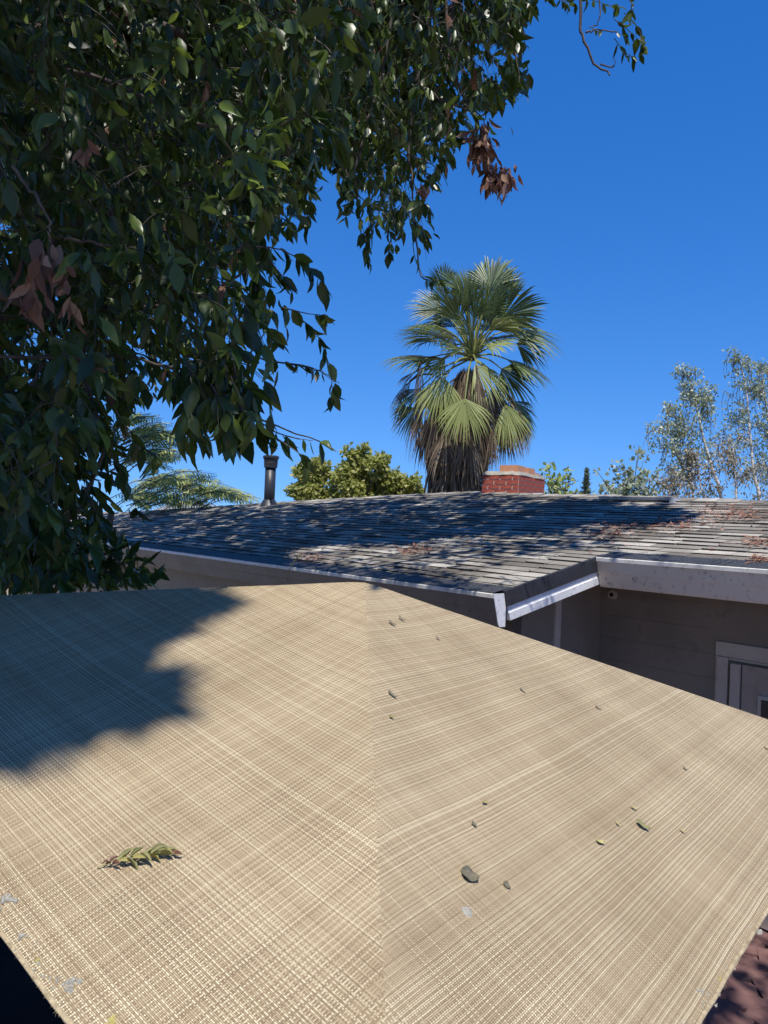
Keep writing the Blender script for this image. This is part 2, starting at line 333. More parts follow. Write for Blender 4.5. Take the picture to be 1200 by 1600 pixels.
# ------------------------------------------------------------------ umbrella (apex A, corners C near, L left, R right, B back)
zhem = 3-.83
A = at(570, 908, 2.55)
r_ = ray(639, 2337); C = CAM+r_*((zhem-3)/r_[2])
Lc = A+V3((-1.9, -.085, -.15)); Rc = A+V3((1.874, .32, -.597)); Bc = A+V3((-.08, 1.9, -.5))
# nudge L and R so that silhouettes pass (0,932) and (1200,1125)
def fit(P, px, py):
    r = ray(px, py); n = np.cross(r, A-CAM); n /= np.linalg.norm(n)   # plane through the camera, apex and silhouette pixel
    P = P.copy(); P[2] -= np.dot(P-CAM, n)/n[2]; return P
Lc = fit(Lc, 0, 929); Rc = fit(Rc, 1200, 1123)
umb = thing('patio_umbrella', (A[0], A[1], 0), 'beige woven patio umbrella spread open in the foreground, seen from above', 'umbrella')
def panel(P0, P1, name='canopy_panel', sag=.022, cross=1.0):
    nq, nr = 40, 44; v = []; uv = []; hd = norm(P1-P0); nn = norm(np.cross(P0-A, P1-A)); pd = np.cross(nn, hd)
    for j in range(nr+1):
        r = j/nr
        for i in range(nq+1):
            q = i/nq; p = A+r*((1-q)*(P0-A)+q*(P1-A))
            d = min(q, 1-q)*r*np.linalg.norm(P1-P0)
            uv.append((np.dot(p-A, hd), np.dot(p-A, pd)))
            dr = sag*4*q*(1-q)*r*(1.25-r*.6)+.0026*math.exp(-d/.012)*min(1, r*8)+.0012*math.sin(r*60)*math.exp(-d/.05)*math.sin(min(1, d/.01))
            dr += .005*math.exp(-r*np.linalg.norm(P0-A)/.03)
            dr += .0025*math.sin(14*q*r+3*r)*min(1, d*6)
            v.append(p-V3((0, 0, dr)))
    f = []
    for j in range(nr):
        for i in range(nq):
            a = j*(nq+1)+i
            f.append((a, a+nq+1, a+nq+2, a+1) if j else (a, a+nq+1, a+nq+2))
    me = mesh(name, v, f, uv, True); o = ob(name, me, M['fabric'], umb); o['cross'] = cross
    if me.polygons[50].normal.z < 0: me.flip_normals()
    s = o.modifiers.new('thick', 'SOLIDIFY'); s.thickness = .0015; s.offset = -1; s.use_rim = False
    # hem band along the outer edge, a folded strip a touch wavy
    E = np.array(v[-(nq+1):]); n = nq+1; inn = norm(A-.5*(P0+P1)); mb = []
    W_ = []
    for i in range(n):
        w = .0012*math.sin(i*2.3)+.0008*math.sin(i*5.1)
        for k in range(8):
            a = 2*math.pi*k/8; W_.append(E[i]+inn*(.0035+.004*math.cos(a)+.6*w)+V3((0, 0, w*.7+.0003+.0016*math.sin(a))))
    f = [(i*8+k, i*8+(k+1) % 8, (i+1)*8+(k+1) % 8, (i+1)*8+k) for i in range(n-1) for k in range(8)]
    me = mesh('hem', W_, f, None, True); recalc(me); ob('hem', me, M['hem'], umb)
    return v
PL = panel(C, Lc); PR = panel(Rc, C, cross=.7); panel(Bc, Rc); panel(Lc, Bc)
def surf(px, py):        # point on the left or right near panel under a pixel, plus its normal
    for P0, P1 in ((C, Lc), (Rc, C)):
        n = norm(np.cross(P0-A, P1-A)); n = n if n[2] > 0 else -n
        p = onplane(px, py, A, n); M_ = np.linalg.lstsq(np.stack([P0-A, P1-A], 1), p-A, rcond=None)[0]
        if M_[0] >= -1e-6 and M_[1] >= -1e-6:
            r = M_.sum(); q = M_[1]/max(r, 1e-6); return p-V3((0, 0, .022*4*q*(1-q)*r*(1.25-r*.6)-.001)), n
    return p, n
pm = MB(); pm.lathe((A[0], A[1], .05), [(.019, 0), (.019, A[2]-.12)], 14); pm.build('pole', M['pole'], umb, True)
bm_ = MB(); bm_.lathe((A[0], A[1], .022), [(.26, 0), (.26, .05), (.22, .07), (.05, .09), (.04, .3), (.03, .31)], 24); bm_.build('base', M['pole'], umb, True)
for P in (C, Lc, Rc, Bc):
    tube('rib', [A-V3((0, 0, .045)), .5*(A+P)-V3((0, 0, .035)), P-V3((0, 0, .03))], .009, .008, M['pole'], umb, 6, 6)
    q = A+.45*(P-A)-V3((0, 0, .035)); tube('strut', [V3((A[0], A[1], A[2]-.6)), q], .006, .006, M['pole'], umb, 4, 6)
def blob(c, n, r, flat=.35, seed=0, seg=7):
    rg = np.random.default_rng(seed); t = norm(np.cross(n, (0.3, 1, .1))); b = np.cross(n, t); v = [c+n*r*flat]; rings = 3
    for k in range(1, rings+1):
        for i in range(seg*2):
            a = math.pi*i/seg; rr = r*k/rings*rg.uniform(.75, 1.2); h = r*flat*math.cos(k/rings*1.57)*rg.uniform(.6, 1.3)-(.002 if k == rings else 0)
            v.append(c+t*rr*math.cos(a)+b*rr*math.sin(a)+n*h)
    s = seg*2; f = [(0, 1+i, 1+(i+1) % s) for i in range(s)]+[(1+(k-1)*s+i, 1+k*s+i, 1+k*s+(i+1) % s, 1+(k-1)*s+(i+1) % s) for k in range(1, rings) for i in range(s)]
    return v, f
for i, (px, py, r, m_) in enumerate([(10, 1398, .016, 'lichen'), (34, 1450, .008, 'lichen'), (113, 1528, .015, 'lichen'), (58, 1487, .006, 'lichen_y'), (175, 1592, .016, 'lichen_y'),
                                     (90, 1520, .007, 'lichen'), (1096, 1538, .014, 'lichen'), (1136, 1503, .008, 'lichen'), (1124, 1520, .008, 'lichen_y'), (1182, 1443, .015, 'lichen'), (1152, 1476, .007, 'lichen'), (1120, 1560, .006, 'lichen')]):
    p, n = surf(px, py); rg = np.random.default_rng(100+i); mb = MB(); t_ = norm(np.cross(n, (0, 1, 0))); b_ = np.cross(n, t_)
    for k in range(9 if r > .01 else 5):
        a_, d_ = rg.uniform(0, 6.28), rg.uniform(0, .95)*r; v, f = blob(p+t_*d_*math.cos(a_)+b_*d_*math.sin(a_), n, r*rg.uniform(.18, .42), .5, i*20+k, 5); mb.add(v, f)
    mb.build('lichen_patch', M[m_], umb, True)

mb = MB(); rg = np.random.default_rng(77); mf = MB()
for P1_ in (Lc, Rc):
    n = norm(np.cross(C-A, P1_-A)); n = n if n[2] > 0 else -n; hd = norm(P1_-C); inn = norm(A-.5*(C+P1_))
    def hem_pt(u): q = u/np.linalg.norm(P1_-C); return C+hd*u-V3((0, 0, .022*4*q*(1-q)*.65-.001))
    for k in range(110):
        p = hem_pt(rg.uniform(.15, 1.6))+inn*abs(rg.normal(.002, .012)); v, f = blob(p, n, rg.uniform(.001, .0036), .25, k, 4); mb.add(v, f)
    for k in range(160):
        p = hem_pt(rg.uniform(.15, 1.6))+inn*.002; d = norm(-inn+hd*rg.normal(0, .9)+n*rg.normal(0, .5))*rg.uniform(.003, .010); mf.add([p, p+hd*.0011, p+d], [(0, 1, 2)])
mb.build('hem_specks', M['lichen_t'], umb, True, kind='stuff'); mf.build('hem_frays', M['hem'], umb, kind='stuff')

# ---- things lying on the canopy
def flat_leaf(name, px, py, L, wid, ang, m_, label, cat='leaf', group=None, curl=.12, lift=.002):
    p, n = surf(px, py); t = norm(np.cross(n, (0, -1, 0))); t = t if t[0] > 0 else -t; b = np.cross(n, t)
    b = b if b[1] > 0 else -b
    d = t*math.cos(ang)+b*math.sin(ang); s = -t*math.sin(ang)+b*math.cos(ang); v = []; K = 8
    for k in range(K+1):
        u = k/K; w = wid*(math.sin(math.pi*u**.8)**.8 if 0 < u < 1 else .02); h = lift+curl*L*(2*u-1)**2
        for e in (-1, -.5, 0, .5, 1): v.append(p+d*L*(u-.5)+s*w*e+n*(h+abs(e)*wid*.35*(1+.6*math.sin(7*u+e))))
    f = [(k*5+e, k*5+e+1, (k+1)*5+e+1, (k+1)*5+e) for k in range(K) for e in range(4)]
    o = ob(name, mesh(name, v, f, None, True), M[m_]); sd = o.modifiers.new('thick', 'SOLIDIFY'); sd.thickness = .0008; sd.offset = 0
    return tag(o, label, cat, group)
# pinnate drying leaf
p, n = surf(215, 1340); fl = thing('dry_compound_leaf', tuple(p), 'curled green and brown compound leaf lying on the left of the umbrella canopy', 'leaf')
t = norm(V3((1, .10, 0))-n*np.dot((1, .1, 0), n)); b = np.cross(n, t)
e0, e1 = surf(152, 1348)[0], surf(284, 1329)[0]; ax = e1-e0
tube('stem', [e0+n*.004, e0+ax*.4+n*.012, e1+n*.004], .0011, .0007, M['straw'], fl, 8, 5)
rg = np.random.default_rng(3)
for k in range(22):
    u = .06+.04*k; side = 1 if k % 2 else -1; o0 = e0+ax*u+n*(.013-abs(u-.5)*.014)
    d = norm(ax)*rg.uniform(.7, 1.1)-b*side*rg.uniform(.15, .7)+n*rg.uniform(-.1, .45)
    tv = LEAF_V.copy(); tv[:, 2] += rg.uniform(-.5, .5)*tv[:, 0]**2+rg.uniform(.6, 1.6)*abs(tv[:, 1]); tv[:, 1] += rg.uniform(-.2, .2)*tv[:, 0]**2
    vv, ff = leaves(o0[None], d[None], (n+rg.normal(0, .7, 3))[None], [rg.uniform(.022, .038)*(1 if .2 < u < .8 else .6)], tv, LEAF_T, wide=rg.uniform(.5, .9))
    ob('leaflet', bigmesh('leaflet', vv, ff, True), M['leaf_dead' if k < 4 or k > 19 else ('straw' if k % 4 == 1 else 'greendry')], fl)
flat_leaf('leaf_fragment', 732, 1367, .034, .0175, -.3, 'olive', 'larger dark olive round leaf lying flat right of the canopy rib', 'leaf', curl=.05)
flat_leaf('leaf_fragment', 791, 1380, .016, .007, -.9, 'olive', 'small grey brown leaf bit just right of the larger round dark leaf', 'leaf')
flat_leaf('leaf_fragment', 1003, 1283, .033, .010, -.5, 'greendry', 'grey green narrow leaf on the right panel beside yellow leaf bits', 'leaf')
v, f = blob(surf(729, 1421)[0], surf(729, 1421)[1], .016, .15, 44); tag(ob('bird_dropping', mesh('bird_dropping', v, f, None, True), M['lichen']), 'pale grey white dropping splashed on the canopy below the round dark leaf', 'dropping')
bits = [(612, 974, .026, .005, -.4, 'olive', 'brown leaf bit near the canopy peak, left one of the close pair'), (627, 966, .026, .004, -.5, 'olive', 'brown leaf bit near the canopy peak, right one of the close pair'),
        (684, 996, .018, .003, -.7, 'olive', 'tiny brown speck of leaf right of the pair near the canopy peak'), (612, 1086, .028, .005, -.6, 'olive', 'brown twisted leaf bit beside the rib above the yellow speck'),
        (611, 1121, .012, .004, .2, 'straw', 'bright yellow speck of leaf beside the canopy rib'), (816, 1076, .022, .004, -.7, 'olive', 'short dark stick like leaf bit in the middle of the right panel'),
        (934, 1103, .020, .004, -.6, 'olive', 'dark leaf bit on the right panel below the gutter corner'), (1070, 1196, .014, .003, -.6, 'olive', 'small dark leaf bit at the right side of the canopy above the narrow green leaf'),
        (1197, 1168, .018, .004, -.2, 'olive', 'dark leaf bit at the right edge of the photo on the canopy'), (757, 1250, .014, .004, .5, 'straw', 'pale straw leaf bit left of centre of the right panel'),
        (740, 1285, .014, .004, -.8, 'olive', 'tiny grey leaf bit under the pale straw bit'), (990, 1255, .018, .004, -.3, 'straw', 'yellow leaf bit just above the narrow grey green leaf'),
        (965, 1280, .014, .003, -.9, 'straw', 'yellow sliver left of the narrow grey green leaf'), (937, 1309, .020, .007, .2, 'straw', 'star shaped yellow leaf bit below left of the narrow grey green leaf'),
        (1066, 1291, .014, .003, -.5, 'straw', 'yellow brown sliver right of the narrow grey green leaf')]
for (px, py, L_, w_, a_, m_, lb) in bits: flat_leaf('leaf_fragment', px, py, L_, w_, a_, m_, lb, 'leaf', 'leaf bits scattered on the canopy')

# ------------------------------------------------------------------ house: roof plane from the left gutter end P1 and the notch Q1
H1 = .5
r_ = ray(790, 927); P1 = CAM+r_*(-H1/r_[2]); r_ = ray(165, 846); P0 = CAM+r_*(-H1/r_[2])
gdir = norm(P0-P1)                                   # along the gutter, away to the left
bh = V3((-gdir[1], gdir[0], 0)); bh = bh if bh[1] > 0 else -bh; bh = V3((abs(gdir[1]), abs(gdir[0]), 0))  # horizontal, up the slope
def solveQ():                                        # Q1 = P1 + lam*bh + rise, seen at (943,870)
    r = ray(943, 870); a = np.array([[bh[0], 0, -r[0]], [bh[1], 0, -r[1]], [0, 1, -r[2]]]); return np.linalg.solve(a, CAM-P1)
lam, rise, _ = solveQ(); SL = rise/lam
print('roof: lam %.2f slope %.3f P1 %s' % (lam, SL, P1))
bs = norm(bh+V3((0, 0, SL))); nrm = norm(np.cross(-gdir, bs)); nrm = nrm if nrm[2] > 0 else -nrm
def RP(t, s, h=0): return P1+gdir*t+bh*s+V3((0, 0, SL*s))+nrm*h        # t along gutter (left +), s horizontal upslope
def ts(px, py):
    p = onplane(px, py, P1, nrm)-P1; return np.dot(p, gdir), np.dot(p[:2], bh[:2])
SKY = [ts(px, py) for px, py in ((1300, 790), (1200, 786), (1000, 778), (853, 775), (740, 770), (560, 779), (410, 788), (150, 805), (60, 812))]
SKY = [(SKY[0][0]-3, SKY[0][1])]+SKY
print('skyline', [(round(a, 1), round(b, 1)) for a, b in SKY])
ST = np.array([a for a, b in SKY]); SS = np.array([b for a, b in SKY])
def smax(t): return float(np.interp(t, ST, SS))
TMAX = float(ST[-1]); TMIN = float(ST[0])
hb = RP(2, 3); house = thing('house', (hb[0], hb[1], 0), 'single storey house with grey shingle roof, pale gutters and a red brick chimney', 'house')
# roof deck
mb = MB(); ring = [RP(0, 0, -.02), RP(0, lam, -.02), RP(TMIN, lam, -.02)]+[RP(a, b, -.02) for a, b in SKY]+[RP(TMAX, 0, -.02)]
mb.prism(ring, (0, 0, -.05)); roof = mb.build('roof', M['deck'], house); recalc(roof.data)
back = MB()
for i in range(len(SKY)-1):
    p, q = RP(*SKY[i]), RP(*SKY[i+1]); dn = bh*4.5+V3((0, 0, -4.5*SL)); u = V3((0, 0, .012))
    back.prism([p+u, q+u, q+dn, p+dn], (0, 0, -.05))
bo = back.build('back_slope', M['shingle'], house); recalc(bo.data)
# shingles
EXP = .135; cand = []
def shingle_mesh(w, k):
    rg = random.Random(k); mb = MB(); a, c = .002, w-.003; bt = .011+rg.uniform(0, .009); sk = rg.uniform(-.004, .004)
    v = [(a, sk, -.003), (c, -sk, -.003), (c, EXP+.03, -.003), (a, EXP+.03, -.003), (a, sk, bt), (c, -sk, bt*.9), (c, EXP+.03, .003), (a, EXP+.03, .003)]
    mb.add(v, [(0, 3, 2, 1), (4, 5, 6, 7), (0, 1, 5, 4), (1, 2, 6, 5), (2, 3, 7, 6), (3, 0, 4, 7)]); return mb
WID = [.22, .30, .38, .47, .33, .26]; SM = []
for k, w in enumerate(WID):
    m_ = shingle_mesh(w, k); me = mesh('shingle', m_.v, m_.f); me.materials.append(M['shingle']); me.materials.append(M['deck']); me.polygons[2].material_index = 1; SM.append((m_, me, w))
RB = np.stack([-gdir, bs, nrm], 1)
k = 0; s = .03; rs = random.Random(5)
cs = math.hypot(1, SL)
while s < SS.max():
    tlo = 0.0 if s < lam-.02 else TMIN
    t = tlo; j = rs.randrange(len(WID)); first = True
    while t < TMAX:
        j = rs.randrange(len(WID)); w = WID[j]
        if s < smax(t)+.03 and s < smax(t+w)+.03: cand.append((t+w, s, j))
        t += w
    s += EXP/cs
def vis(c):
    p = RP(c[0]-.15, c[1])-CAM; y = np.dot(p, FWD); px = 600+F*np.dot(p, RIGHT)/y; py = 800-F*np.dot(p, UP)/y
    return px > 140 and px < 1210, y, px
cand2 = sorted(cand, key=lambda c: (not vis(c)[0], vis(c)[1])); near = cand2[:300]; rest = cand2[300:]
print('shingles', len(cand))
RBm = Matrix([list(r) for r in RB]).to_4x4()
for (t, s, j) in near:
    o = bpy.data.objects.new('shingle', SM[j][1]); COL.objects.link(o); o.parent = roof
    m_ = Matrix.Translation(RP(t, s, rs.uniform(0, .004))) @ RBm @ Matrix.Rotation(rs.uniform(-.004, .004), 4, 'Z'); kid(o)
    o.matrix_basis = m_
vv = []; ff = []; nb = 0
for (t, s, j) in rest:
    v = np.array(SM[j][0].v)@RB.T+RP(t, s, rs.uniform(0, .005)); vv.append(v); ff.append(np.array(SM[j][0].f)+nb); nb += 8
sg = ob('shingle_field', bigmesh('shingle_field', np.concatenate(vv), np.concatenate(ff)), M['shingle'], roof, 'stuff'); sg.data.materials.append(M['deck'])
sg.data.polygons.foreach_set('material_index', np.tile([0, 0, 1, 0, 0, 0], len(rest)))
kid(sg)
# ridge caps along the skyline
rc = []
for i in range(1, len(SKY)-1):
    a, b = V3(SKY[i]), V3(SKY[i+1]); L_ = np.linalg.norm(b-a); nn = int(L_/.26)
    for q in range(nn):
        u = q/nn; p = a+(b-a)*u; p2 = a+(b-a)*min(1, u+1.25/nn); e = RP(*p), RP(*p2)
        mb = MB(); lift = .022+rs.uniform(0, .008); mb.prism([e[0]+V3((0, 0, lift))-bh*.13+V3((0, 0, -SL*.13)), e[1]+V3((0, 0, lift-.012))-bh*.13+V3((0, 0, -SL*.13)), e[1]+V3((0, 0, lift-.006)), e[0]+V3((0, 0, lift+.006))], (0, 0, -.012))
        o = mb.build('ridge_cap_shingle', M['shingle'], house); recalc(o.data)
# gutters: K profile
def gutter(tA, tB, s0, name='gutter', pm='gutter'):
    b0 = RP(0, s0, 0)-gdir*0
    def pr(t, o_, z): return P1+gdir*t+bh*(s0-o_)+V3((0, 0, SL*s0+z))
    prof = [(0, -.01), (0, -.25), (.058, -.25), (.066, -.235), (.094, -.135), (.100, -.128), (.125, -.03), (.112, -.03), (.085, -.13), (.07, -.145), (.052, -.23), (.012, -.23), (.012, -.01)]
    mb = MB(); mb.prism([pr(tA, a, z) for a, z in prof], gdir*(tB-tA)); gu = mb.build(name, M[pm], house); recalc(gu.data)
    mb = MB(); mb.prism([pr(tA, a, z) for a, z in [(.108, -.004), (.108, -.028), (.131, -.034), (.133, -.006), (.128, 0)]], gdir*(tB-tA)); o = mb.build('lip', M['lip'], gu); kid(o); recalc(o.data)
    cap = MB(); cap.prism([pr(tA-.004, a, z) for a, z in [(-.004, 0), (-.004, -.25), (.057, -.25), (.074, -.226), (.128, -.03), (.134, 0)]], gdir*.006)
    o = cap.build('end_cap', M['white'], gu); kid(o); recalc(o.data)
    gg = MB(); nseg = 60; L_ = tB-tA
    for i in range(nseg):
        a, b = tA+.02+(L_-.02)*i/nseg, tA+.02+(L_-.02)*(i+1)/nseg-.003
        gg.prism([pr(a, -.10, .045+rs.uniform(-.003, .003)), pr(b, -.10, .045), pr(b, .118, .004), pr(a, .118, .004+rs.uniform(-.003, .003))], (0, 0, -.003))
    o = gg.build('gutter_guard', M['guard'], gu); kid(o); recalc(o.data)
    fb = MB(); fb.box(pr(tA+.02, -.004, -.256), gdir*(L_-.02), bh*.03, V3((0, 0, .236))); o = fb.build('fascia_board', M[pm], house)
    return gu
gutter(0.0, TMAX, 0.0, pm='gutter_shaded'); gutter(TMIN, -.02, lam)
# rake: dark edge and white barge board, along s from 0 to lam at t=0
mb = MB(); mb.prism([RP(-.018, -.02, .022), RP(-.018, lam, .022), RP(-.018, lam, -.098), RP(-.018, -.02, -.098)], gdir*.03); o = mb.build('rake_edge_strip', M['dripblack'], house); recalc(o.data)
mb = MB(); mb.prism([RP(-.004, .0, -.099), RP(-.004, lam, -.099), RP(-.004, lam, -.15), RP(-.004, .0, -.15)], gdir*.025); o = mb.build('barge_board', M['white'], house, label='upper white barge board tucked under the dark rake edge'); recalc(o.data)
mb = MB(); mb.prism([RP(-.014, .0, -.15), RP(-.014, lam, -.15), RP(-.014, lam, -.21), RP(-.014, .0, -.21)], gdir*.035); o = mb.build('barge_board', M['white'], house, label='lower white barge board catching the sun'); recalc(o.data)
# walls
zt = P1[2]+.02; wl = .45
def wallbox(p, q, z0, z1, th, name='wall', m_='wall'):
    d = V3(q)-V3(p); n_ = norm(V3((-d[1], d[0], 0))); n_ = n_ if n_[1] > 0 else -n_
    mb = MB(); mb.box((p[0], p[1], z0), (d[0], d[1], 0), n_*th, (0, 0, z1-z0)); return mb.build(name, M[m_], house)
def HP(t, s): return P1+gdir*t+bh*s
JT = .32
wallbox(HP(JT, wl), HP(TMAX, wl), 0, zt+.02, .12)
wallbox(HP(JT, wl), HP(JT, lam+wl), 0, zt+.02, .12)
wallbox(HP(TMIN+.4, lam+wl), HP(JT, lam+wl), 0, P1[2]+SL*lam, .12)
# siding boards on the right wall, slightly proud and lapped
rw0, rw1 = HP(JT-.002, lam+wl-.002), HP(TMIN+.4, lam+wl-.002)
# soffits
def soff(pts, z): 
    mb = MB(); mb.prism([V3((p[0], p[1], z)) for p in pts], (0, 0, -.012)); o = mb.build('soffit', M['soffit'], house); recalc(o.data)
soff([HP(.02, .03), HP(TMAX, .03), HP(TMAX, wl), HP(.02, wl)], P1[2]-.13)
soff([HP(TMIN, lam+.03), HP(JT, lam+.03), HP(JT, lam+wl), HP(TMIN, lam+wl)], P1[2]+SL*lam-.13)
sp = MB(); sp.prism([RP(.03, .03, -.17), RP(.03, lam+.03, -.17), RP(JT, lam+.03, -.17), RP(JT, .03, -.17)], (0, 0, -.01)); o = sp.build('soffit', M['soffit'], house); recalc(o.data)
wn = -bh   # outward normal of the right wall
def wallpt(px, py, off=0):
    p = onplane(px, py, HP(0, lam+wl)-bh*off, bh); return p
# door, placed from its casing corner
dc = wallpt(1121, 1001); wd = -gdir
def wbox(o0, w, h, th, name, m_, parent, off=0.0):   # from top-left corner o0: width to the right, height down, proud by th
    mb = MB(); mb.box(V3(o0)+wn*off, wd*w, V3((0, 0, -h)), wn*th); o = mb.build(name, M[m_], parent); recalc(o.data); bevel(o, .003); return o
hb_ = .115
door = wbox(dc+wd*.15+V3((0, 0, -.15)), .86, dc[2]-.2, .03, 'door', 'door', house, .012)

kid(wbox(dc+V3((0, 0, 0)), 1.16, hb_, .024, 'casing_header', 'trim', door))
kid(wbox(dc+V3((0, 0, -hb_-.002))+wd*.0, .018, dc[2]-hb_, .02, 'casing_edge', 'trim', door))
kid(wbox(dc+V3((0, 0, -hb_-.002))+wd*.02, .088, dc[2]-hb_, .034, 'casing_side', 'trim', door))
kid(wbox(dc+V3((0, 0, -hb_-.002))+wd*.11, .94, .016, .028, 'stop', 'trim', door))
kid(wbox(dc+V3((0, 0, -.155))+wd*.135, .078, dc[2]-.16, .05, 'stile', 'trim', door))
kid(wbox(dc+V3((0, 0, -.15))+wd*.22, .008, dc[2]-.16, .045, 'gasket', 'dripblack', door))
kid(wbox(dc+V3((0, 0, -.36))+wd*.36, .5, .9, .016, 'lite_frame', 'trim', door, .042))
kid(wbox(dc+V3((0, 0, -.39))+wd*.39, .44, .84, .004, 'glass_pane', 'glass', door, .06))
# siding laps
z = P1[2]+SL*lam-.14; i = 0
Lw = TMIN+.4
tdoor = np.dot(dc-HP(0, lam+wl), gdir)
while z > .3:
    for ta, tb in ((JT-.01, tdoor+.004), (tdoor-1.17, Lw)):
        mb = MB(); a = HP(ta, lam+wl); d = gdir*(tb-ta)
        pr = [(0, 0), (-.004, 0), (-.004, -.196), (0, -.196)]
        if z < dc[2]+.2 or ta > 0 or True:
            mb.prism([V3((a[0], a[1], z+q[1]))+bh*q[0] for q in pr], d); o = mb.build('siding_board', M['wall'], house); recalc(o.data)
    z -= .2
# boards above the door
mb = MB(); a = HP(tdoor+.004, lam+wl); mb.box((a[0], a[1], dc[2]+.003), gdir*(-1.175), -bh*.006, (0, 0, P1[2]+SL*lam-.14-dc[2]-.003)); mb.build('siding_board', M['wall'], house)
# corner board on the jog wall and little fixture under the right eave
jw = onplane(866, 950, HP(JT, 0), gdir); mb = MB(); mb.box((jw[0], jw[1], .2), -gdir*.02, bh*.075, (0, 0, zt-.25)); o = mb.build('trim_board', M['trim'], house); recalc(o.data)
fx = wallpt(959, 929); t3 = MB()
def disc(c, nrm_, r, th, m_, name, parent, n=16):
    t_ = norm(np.cross(nrm_, (0, 0, 1))); b_ = np.cross(nrm_, t_); mb = MB()
    mb.prism([c+t_*r*math.cos(2*math.pi*i/n)+b_*r*math.sin(2*math.pi*i/n) for i in range(n)], nrm_*th); o = mb.build(name, M[m_], parent); recalc(o.data); return o
fxo = disc(fx, wn, .042, .03, 'trim', 'eave_fixture', house); kid(disc(fx+wn*.034, wn, .018, .006, 'socket_black', 'fixture_socket', fxo))  # plain black disc set in place of the fixture's hole
# flat metal vent at the ridge on the right
v0 = ts(945, 781); v1 = ts(1058, 783); a = RP(v0[0], min(v0[1], smax(v0[0]))-.12, .03); b = RP(v1[0], min(v1[1], smax(v1[0]))-.12, .03)
mb = MB(); mb.box(a, b-a, bh*.28, (0, 0, .028)); o = mb.build('ridge_vent', M['galv'], house); recalc(o.data)
mb = MB(); mb.box(a-bh*.02+V3((0, 0, .030)), b-a, bh*.33, (0, 0, .008)); o2 = mb.build('vent_lid', M['galv'], o); kid(o2); recalc(o2.data)
mb = MB(); mb.box(b-gdir*.005-bh*.05+V3((0, 0, -.03)), (b-a)/np.linalg.norm(b-a)*.05, bh*.3, (0, 0, .055)); mb.build('vent_flashing', M['galv'], house)
# flue pipe
pt = ts(424, 789); pb = RP(pt[0], pt[1]-.05); ypipe = pb[1]; ptop = at(423, 731, ypipe); pcap = at(424, 712, ypipe); rad = 8.4/F*ypipe
mb = MB(); mb.lathe((pb[0], pb[1], pb[2]-.1), [(rad, 0), (rad, ptop[2]-pb[2]+.12)], 24); pipe = mb.build('flue_pipe', M['flue'], house, True)
e = pcap[2]-ptop[2]
mb = MB(); mb.lathe((pb[0], pb[1], ptop[2]), [(rad*1.22, 0), (rad*1.24, e*.18), (rad*1.25, e*.2), (rad*1.3, e*.4), (rad*1.25, e*.42), (rad*1.32, e*.62), (rad*1.27, e*.64), (rad*1.5, e*.8), (rad*1.5, e*.93), (rad*1.3, e)], 24); kid(mb.build('flue_cap', M['flue'], pipe))
mb = MB(); mb.lathe((pb[0], pb[1], pb[2]-.06), [(rad*2, 0), (rad*1.15, .16), (rad*1.02, .17)], 24); kid(mb.build('flashing', M['flue'], pipe))
# chimney behind the ridge
yc = 11.6; c0 = at(811, 742, yc)                      # near vertical edge, top of the bricks
rd = norm(V3((math.sin(math.radians(33)), math.cos(math.radians(33)), 0))); fd = V3((-rd[1], rd[0], 0))    # right face recedes along rd, front face goes left along fd
p_ = at(757, 742, yc); wF = abs((p_[0]-c0[0])/fd[0])*.985; wR = 1.05
zt_ = c0[2]; chim = None
mb = MB(); mb.box(V3((c0[0], c0[1], zt_-1.2))+fd*.006+rd*.006, fd*(wF-.012), rd*(wR-.012), (0, 0, 1.195)); chim = mb.build('chimney', M['mortar'], house); recalc(chim.data)
CH = .072; ml = {}
def brick(o0, d, nout, L_):
    key = round(L_, 2)
    if key not in ml:
        m_ = MB(); w = key-.014; m_.box((.007, 0, .006), (w, 0, 0), (0, .03, 0), (0, 0, CH-.014)); me = mesh('brick', m_.v, m_.f); me.materials.append(M['brick']); ml[key] = me
    o = bpy.data.objects.new('brick', ml[key]); COL.objects.link(o); o.parent = chim; kid(o)
    mtx = Matrix([list(r) for r in np.stack([d, -nout, V3((0, 0, 1))], 1)]).to_4x4(); off = random.uniform(0, .003)
    o.matrix_basis = Matrix.Translation(o0+nout*(.004+off)) @ mtx
BL = wF/3.0
for r in range(9):
    z = zt_-(r+1)*CH
    segs = [BL]*3 if r % 2 else [BL*.5]+[BL]*2+[BL*.5]
    x = 0
    for L_ in segs:
        brick(V3((c0[0], c0[1], z))+fd*(x+L_), -fd, -rd, L_-.0); x += L_
    nR = int(round(wR/BL)); BR = wR/nR; segs = ([BR]*nR) if not r % 2 else [BR*.5]+[BR]*(nR-1)+[BR*.5]; x = 0
    for L_ in segs:
        brick(V3((c0[0], c0[1], z))+rd*x, rd, -fd, L_); x += L_
def rough_slab(o0, a, b, h, m_, name, parent, jit=.012, n=9):
    o0, a, b = V3(o0), V3(a), V3(b); pts = []
    for i in range(n): pts.append(o0+a*i/n)
    for i in range(n): pts.append(o0+a+b*i/n)
    for i in range(n): pts.append(o0+a+b-a*i/n)
    for i in range(n): pts.append(o0+b-b*i/n)
    mb = MB(); low = [p+V3((random.uniform(-jit, jit), random.uniform(-jit, jit), random.uniform(-jit, jit)*.6)) for p in pts]
    cc = o0+(a+b)/2; hi = [p+(cc-p)*.09+V3((0, 0, h+random.uniform(-jit, jit)*.6)) for p in low]; m = len(pts)
    mb.add(low+hi, [tuple(range(m))[::-1], tuple(range(m, 2*m))]+[(i, (i+1) % m, m+(i+1) % m, m+i) for i in range(m)])
    o = mb.build(name, M[m_], parent); recalc(o.data); return kid(o)
